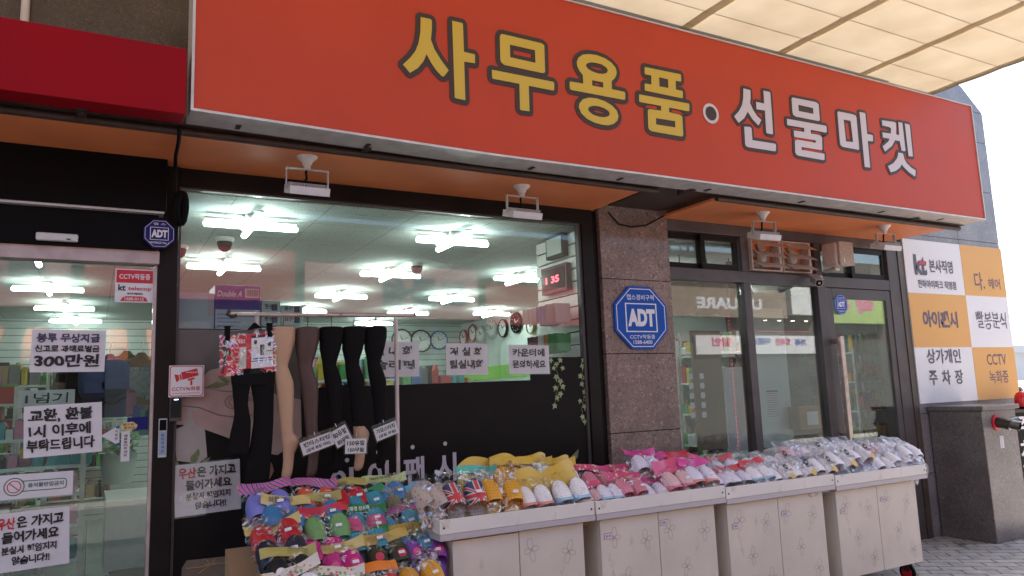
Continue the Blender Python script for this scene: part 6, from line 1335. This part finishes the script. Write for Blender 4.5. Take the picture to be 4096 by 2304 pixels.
# counter, pot, bags, backpacks seen through the door
a = (0.11,1.3,1.053); b = (0.379,1.3,1.029)
e = thing('shop_counter', 'white counter with lower drawer inside the sliding door', 'counter', (.5, 1.5, .03))
B(a[0], a[0]+.75, 1.3, 2.1, .45, .92).build('counter_top', M['white_pl'], e, bevel=.004); B(a[0]+.05, a[0]+.72, 1.34, 2.06, .03, .449).build('counter_base', mat('cream_drawer', (.58, .55, .44), .5), e, bevel=.004)
def bagthing(label, x, y, z, w, h, col, strap):
    e = thing('handbag', label, 'bag', (x, y, z), 'bags hanging on the shop wall')
    m = MB(); rings = []
    for k in range(9):
        t = -1+2*k/8; sc = (max(.02, 1-abs(t)**3.5))**.5
        rings.append([(x+w/2*sc*math.copysign(abs(math.cos(a_*.3927))**.6, math.cos(a_*.3927)), y-.07*sc*math.sin(a_*.3927), z+h/2*t) for a_ in range(16)])
    m.rings(rings); m.build('bag_body', col, e, smooth=True)
    B(x-w*.32, x+w*.32, y-.082, y-.072, z-h*.3, z-.02).build('pocket', col, e, bevel=.01)
    m = MB(); m.path([(x-w*.35, y-.02, z-h/2), (x-w*.2, y-.03, z-h/2-strap*.6), (x-.02, y-.02, z-h/2-strap), (x+.03, y-.02, z-h/2-strap), (x+w*.2, y-.03, z-h/2-strap*.5), (x+w*.35, y-.02, z-h/2)], .012, 6); m.build('strap', M['black'], e, smooth=True)
q = (-0.356,4.6,1.809); bagthing('brown leather handbag hanging inside the sliding door', q[0], q[1], q[2]+.05, .30, .32, mat('brown_leather', (.09, .045, .03), .5), .1)
q = (-0.159,4.6,1.876); bagthing('black handbag with red trim and long straps hanging inside the door', q[0], q[1], q[2]+.05, .32, .28, M['black'], .45)
q = (-0.353,4.4,1.488); bagthing('small blue denim bag below the brown handbag', q[0], q[1], q[2], .13, .26, mat('denim', (.06, .11, .19), .8), .05)
B_ = mat('navy_cloth', (.02, .03, .10), .8)
q = (0.017,3.0,1.816); bagthing('dark navy backpack hanging inside the sliding door on the left', q[0], q[1], q[2], .26, .42, B_, .05)
q = (0.164,3.0,1.831); bagthing('navy backpack nearest the door stile', q[0], q[1], q[2], .30, .36, B_, .05)
def hat(label, x, y, z, r, col):
    e = thing('folded_umbrella', label, 'umbrella', (x, y, z), 'dark umbrellas hanging near the ceiling')
    m = MB(); m.lathe([(r, -.14), (r*.98, -.06), (r*.7, .0), (r*.3, .05), (.01, .08)], (x, y, z), 'z', 8, cap=False); m.build('umbrella_cloth', col, e); m = MB(); m.path([(x, y, z+.12), (x, y, z-.42)], .008, 6); m.build('shaft', M['alu'], e)
for px, k in ((205, 0), (250, 1), (300, 2)):
    q = {205: (-0.103,4.0,2.025), 250: (0.054,4.0,2.051), 300: (0.241,4.0,2.049)}[px]; hat(('dark umbrella hanging inside the door, left of three', 'dark umbrella hanging inside the door, middle of three', 'dark umbrella hanging inside the door, right of three')[k], q[0], q[1], q[2]-.05, .22, M['black'])
q = (0.198,1.9,1.107)
e = thing('flower_pot', 'pale bucket pot with green plant inside the sliding door', 'plant pot', q)
m = MB(); m.lathe([(.10, -.12), (.13, .1), (.135, .11), (.12, .105), (.11, .08)], q, 'z', 20); m.build('pot', mat('pale_pot', (.40, .46, .42), .5), e, smooth=True)
m = MB(); rr = random.Random(4)
for k in range(70):
    a_, r_ = rr.uniform(0, 6.28), rr.uniform(.02, .14); c_ = (q[0]+r_*math.cos(a_), q[1]+r_*math.sin(a_), q[2]+.11+rr.uniform(0, .14)); d_ = Vector((rr.uniform(-1, 1), rr.uniform(-1, 1), rr.uniform(0, 1))).normalized()*.04; w_ = d_.orthogonal().normalized()*.014
    m.add([Vector(c_)-d_, Vector(c_)+w_, Vector(c_)+d_, Vector(c_)-w_], [(0, 1, 2, 3)])
m.build('leaves', mat('pot_leaf', (.06, .17, .05), .5), e)
q = (-0.082,3.3,1.647)
lp = [('small white card with handwriting on the goods shelf behind the door', (-0.261,1.18,1.642), '1넘기'), ]
for lab, q, t in lp:
    e = thing('shelf_card', lab, 'card', q); B(q[0]-.16, q[0]+.16, q[1]-.004, q[1], q[2]-.06, q[2]+.05).build('card', M['paper'], e); lettering(e, M['ink'], [(t, q[0]-.12, q[0]+.12, q[2]-.04, q[2]+.03)], q[1]-.006, hand=.04)
# side shop: display boards, hanging sacks, carton
def board(label, x0, x1, z0, z1, y, mt):
    o = B(x0, x1, y, y+.02, z0, z1).build('display_board', mt, at=((x0+x1)/2, y, z0)); tag(o, label, 'board', 'boards behind the side shop glass'); return o
board('tan curtain board with round icons behind the left side shop pane', (4.664,0.35,1.81)[0], (5.012,0.35,1.807)[0], 1.0, 2.05, .35, mat('tan_board', (.22, .15, .095), .7, 0, .1, 4))
board('white printed poster leaning behind the left side shop pane', (5.126,0.45,1.628)[0], (5.421,0.45,1.621)[0], .95, 1.72, .45, mat('pale_poster', (.50, .48, .52), .6))
board('tall white board behind the middle side shop pane', (5.611,0.55,2.007)[0], (6.094,0.55,2.008)[0], .95, 2.30, .55, M['wall_in'])
e = plate('price_list', 'printed price list on the white board in the side shop', 'price list', (5.842,0.54,1.421)[0]-.09, (5.842,0.54,1.421)[0]+.09, 1.22, 1.50, .549, M['paper'], .001)
m = MB(); q = (5.842,0.54,1.421)[0]
for k in range(11): m.box(q-.08, q+.08, .545, .5475, 1.24+.022*k, 1.243+.022*k)
m.box(q-.08, q+.08, .545, .5475, 1.478, 1.49); m.build('print_lines', M['grey_ink'], e)
m = MB()
for j in range(5):
    for i in range(2): m.prism([rrect(4.60+.13*i, 4.65+.13*i, 1.62-.085*j, 1.672-.085*j, .012)], .3475, .3495)
o = m.build('icon_stickers', M['white'], at=(4.6, .35, 1.3)); tag(o, 'white rounded icon stickers on the tan board', 'stickers')
def ball(label, x, y, z, r, mt):
    e = thing('hanging_sack', label, 'bag', (x, y, z), 'dark sacks hanging in the side shop')
    m = MB(); m.lathe([(.01, -r), (r*.6, -r*.86), (r*.95, -r*.35), (r, 0), (r*.9, r*.45), (r*.45, r*.9), (.05, r*1.15), (.03, r*1.6)], (x, y, z), 'z', 22); m.build('sack', mt, e, smooth=True)
    m = MB(); m.path([(x, y, z+r*1.55), (x, y, 2.83)], .006, 6); m.build('cord', M['black'], e)
dk = mat('dark_brown_sack', (.045, .03, .03), .35, 0, .2, 6)
for lab, q, r in (('dark round sack hanging at the left of the side shop pane', (4.948,0.75,2.424), .20), ('dark round sack hanging in the middle of the left side pane', (5.21,0.7,2.445), .23), ('dark round sack hanging beside the window post', (5.603,0.75,2.444), .22)): ball(lab, q[0], q[1], q[2], r, dk)
q = (6.191,0.45,1.221)
e = thing('parcel_carton', 'small brown parcel carton with label behind the middle side pane', 'carton', (q[0], .45, q[2]-.12))
B(q[0]-.16, q[0]+.14, .40, .53, q[2]-.12, q[2]+.10).build('carton', M['kraft'], e, bevel=.004); B(q[0]-.06, q[0]+.10, .397, .399, q[2]-.08, q[2]+.05).build('address_label', M['paper'], e)
o = B(4.2, 6.0, .12, .9, .86, .90).build('window_ledge', mat('grey_ledge', (.30, .31, .31), .5), at=(5, .5, .86)); tag(o, 'grey ledge behind the side shop windows', 'ledge')
# LED string along the pane edge in the side shop (lit red dots)
m = MB()
for k in range(34): m.box(4.905, 4.909, .12, .123, 1.0+.035*k, 1.005+.035*k)
for k in range(26): m.box(4.93+.04*k, 4.935+.04*k, .12, .123, 2.03, 2.033)
o = m.build('led_string', mat('red_led_dot', (.8, .05, .08), .4, emit=(1, .08, .12), es=2), at=(4.9, .12, 1)); tag(o, 'string of small red lights inside the side shop pane', 'light string')
# small weed on the paving
m = MB(); rr = random.Random(2); q = (7.103,-0.387,0.0)
for k in range(9):
    a_ = rr.uniform(0, 6.28); m.add([(q[0], q[1], .002), (q[0]+.03*math.cos(a_)+.01, q[1]+.03*math.sin(a_), .03), (q[0]+.06*math.cos(a_), q[1]+.06*math.sin(a_), .015), (q[0]+.03*math.cos(a_)-.01, q[1]+.03*math.sin(a_)+.012, .02)], [(0, 1, 2, 3)])
o = m.build('weed', mat('weed_leaf', (.07, .16, .04), .6), at=q); tag(o, 'small green weed growing between the pavers', 'weed')
# loose cable hanging at the door post
m = MB(); m.path([(.345, -.72, 2.965), (.352, -.60, 2.93), (.36, -.35, 2.93), (.37, -.20, 2.90), (.375, -.17, 2.75), (.372, -.165, 2.62)], .010, 8)
cc = (0.404,-0.17,2.671)
for q_, r_ in ((0, .016), (.012, .014), (-.01, .012)): m.path([(cc[0]+q_+.022*math.sin(t*.5), -.17-q_-.02*math.cos(t*.5), cc[2]+.088*math.cos(t*.5)) for t in range(14)], r_, 8)
m.path([(.372, -.165, 2.62), cc], .010, 8)
o = m.build('coiled_cable', M['black'], smooth=True, at=(.37, -.2, 2.5)); tag(o, 'coiled black cable hanging at the corner of the door header', 'cable')
# more goods seen through the sliding door: slim packs on wire racks and a row of coats
shelf_unit('low display rack of small goods just inside the sliding door', -.75, -.02, 1.05, 1.4, 1.55, [.35, .6, .82, 1.02, 1.2, 1.38], 'small bright goods on the rack just inside the door', 12, [0, 1, 8, 2, 8, 7, 6, 0], .16)
shelf_unit('tall shelf unit at the back of the shop seen through the door', -2.2, .3, 6.9, 7.4, 1.9, [.4, .8, 1.2, 1.6], 'mixed goods at the back wall seen through the door', 13, [0, 7, 9, 2, 4, 7, 1], .3)
shelf_unit('shelf unit with bottles inside the door near the counter', .55, 1.25, 2.4, 2.8, 1.75, [.4, .8, 1.15, 1.5], 'bottles and packs on the shelves near the counter', 14, [0, 1, 3, 8, 0, 5], .24)
shelf_unit('white shelf unit behind the parcel carton in the side shop', 6.0, 7.0, 1.7, 2.1, 2.1, [.5, .9, 1.25, 1.6, 1.95], 'boxes and toys behind the parcel carton', 15, [0, 9, 2, 0, 4, 5, 1], .26)
shelf_unit('grey shelf unit behind the tan board in the side shop', 5.2, 6.2, 2.2, 2.5, 2.2, [.5, .9, 1.3, 1.7, 2.05], 'stored goods behind the tan board', 16, [0, 1, 9, 3, 0, 6], .28)
# jackets hanging in the shop behind the sliding door
JM = [M['black'], B_, mat('olive_cloth', (.05, .05, .025), .9), mat('brown_cloth', (.10, .05, .025), .9)]
for k, (q, lab) in enumerate((((-0.006,3.4,1.942), 'dark jacket hanging inside the door just right of the upper paper'), ((0.134,3.2,1.894), 'navy jacket hanging inside the door between two dark ones'), ((0.281,3.4,1.938), 'dark olive jacket hanging inside the door'), ((0.399,3.2,1.908), 'brown jacket hanging nearest the door stile'))):
    e = thing('hanging_jacket', lab, 'jacket', tuple(q), 'jackets hanging inside the sliding door')
    x, y, z = q
    flat_tube([(z+.16, x-.03, x+.03), (z+.12, x-.06, x+.06), (z+.08, x-.19, x+.19), (z-.05, x-.215, x+.215), (z-.30, x-.20, x+.20), (z-.42, x-.205, x+.205)], 'jacket_body', JM[k], e, y, .06)
    MB().path([(x, y, z+.27), (x+.015, y, z+.25), (x, y, z+.22), (x, y, z+.15)], .005, 6).build('hanger_hook', M['alu'], e)
cp_ = mat('clear_silver_pack', (.34, .40, .42), .2, .3, .3, 30)
for k, (q, mt) in enumerate((((0.238,0.75,1.734), cp_), ((0.27,0.72,1.706), cp_), ((0.301,0.7,1.731), cp_), ((0.329,0.68,1.691), cp_), ((0.224,0.75,1.594), PAL[6]), ((0.26,0.72,1.491), PAL[3]), ((0.299,0.7,1.464), PAL[8]), ((0.331,0.7,1.487), cp_))):
    e = hang(('silver and coloured packs hanging just inside the sliding door stile'), q[0], q[1], q[2]+.08, .055, .17, mt, 3, 'packs hanging inside the sliding door')
shelf_unit('dark shelf unit of books and bags at the left behind the sliding door', -1.9, -.5, 2.3, 2.7, 1.75, [.4, .75, 1.1, 1.42, 1.62], 'dark boxes and books on the left shelf behind the door', 18, [7, 9, 1, 7, 4, 2, 9, 3], .26)
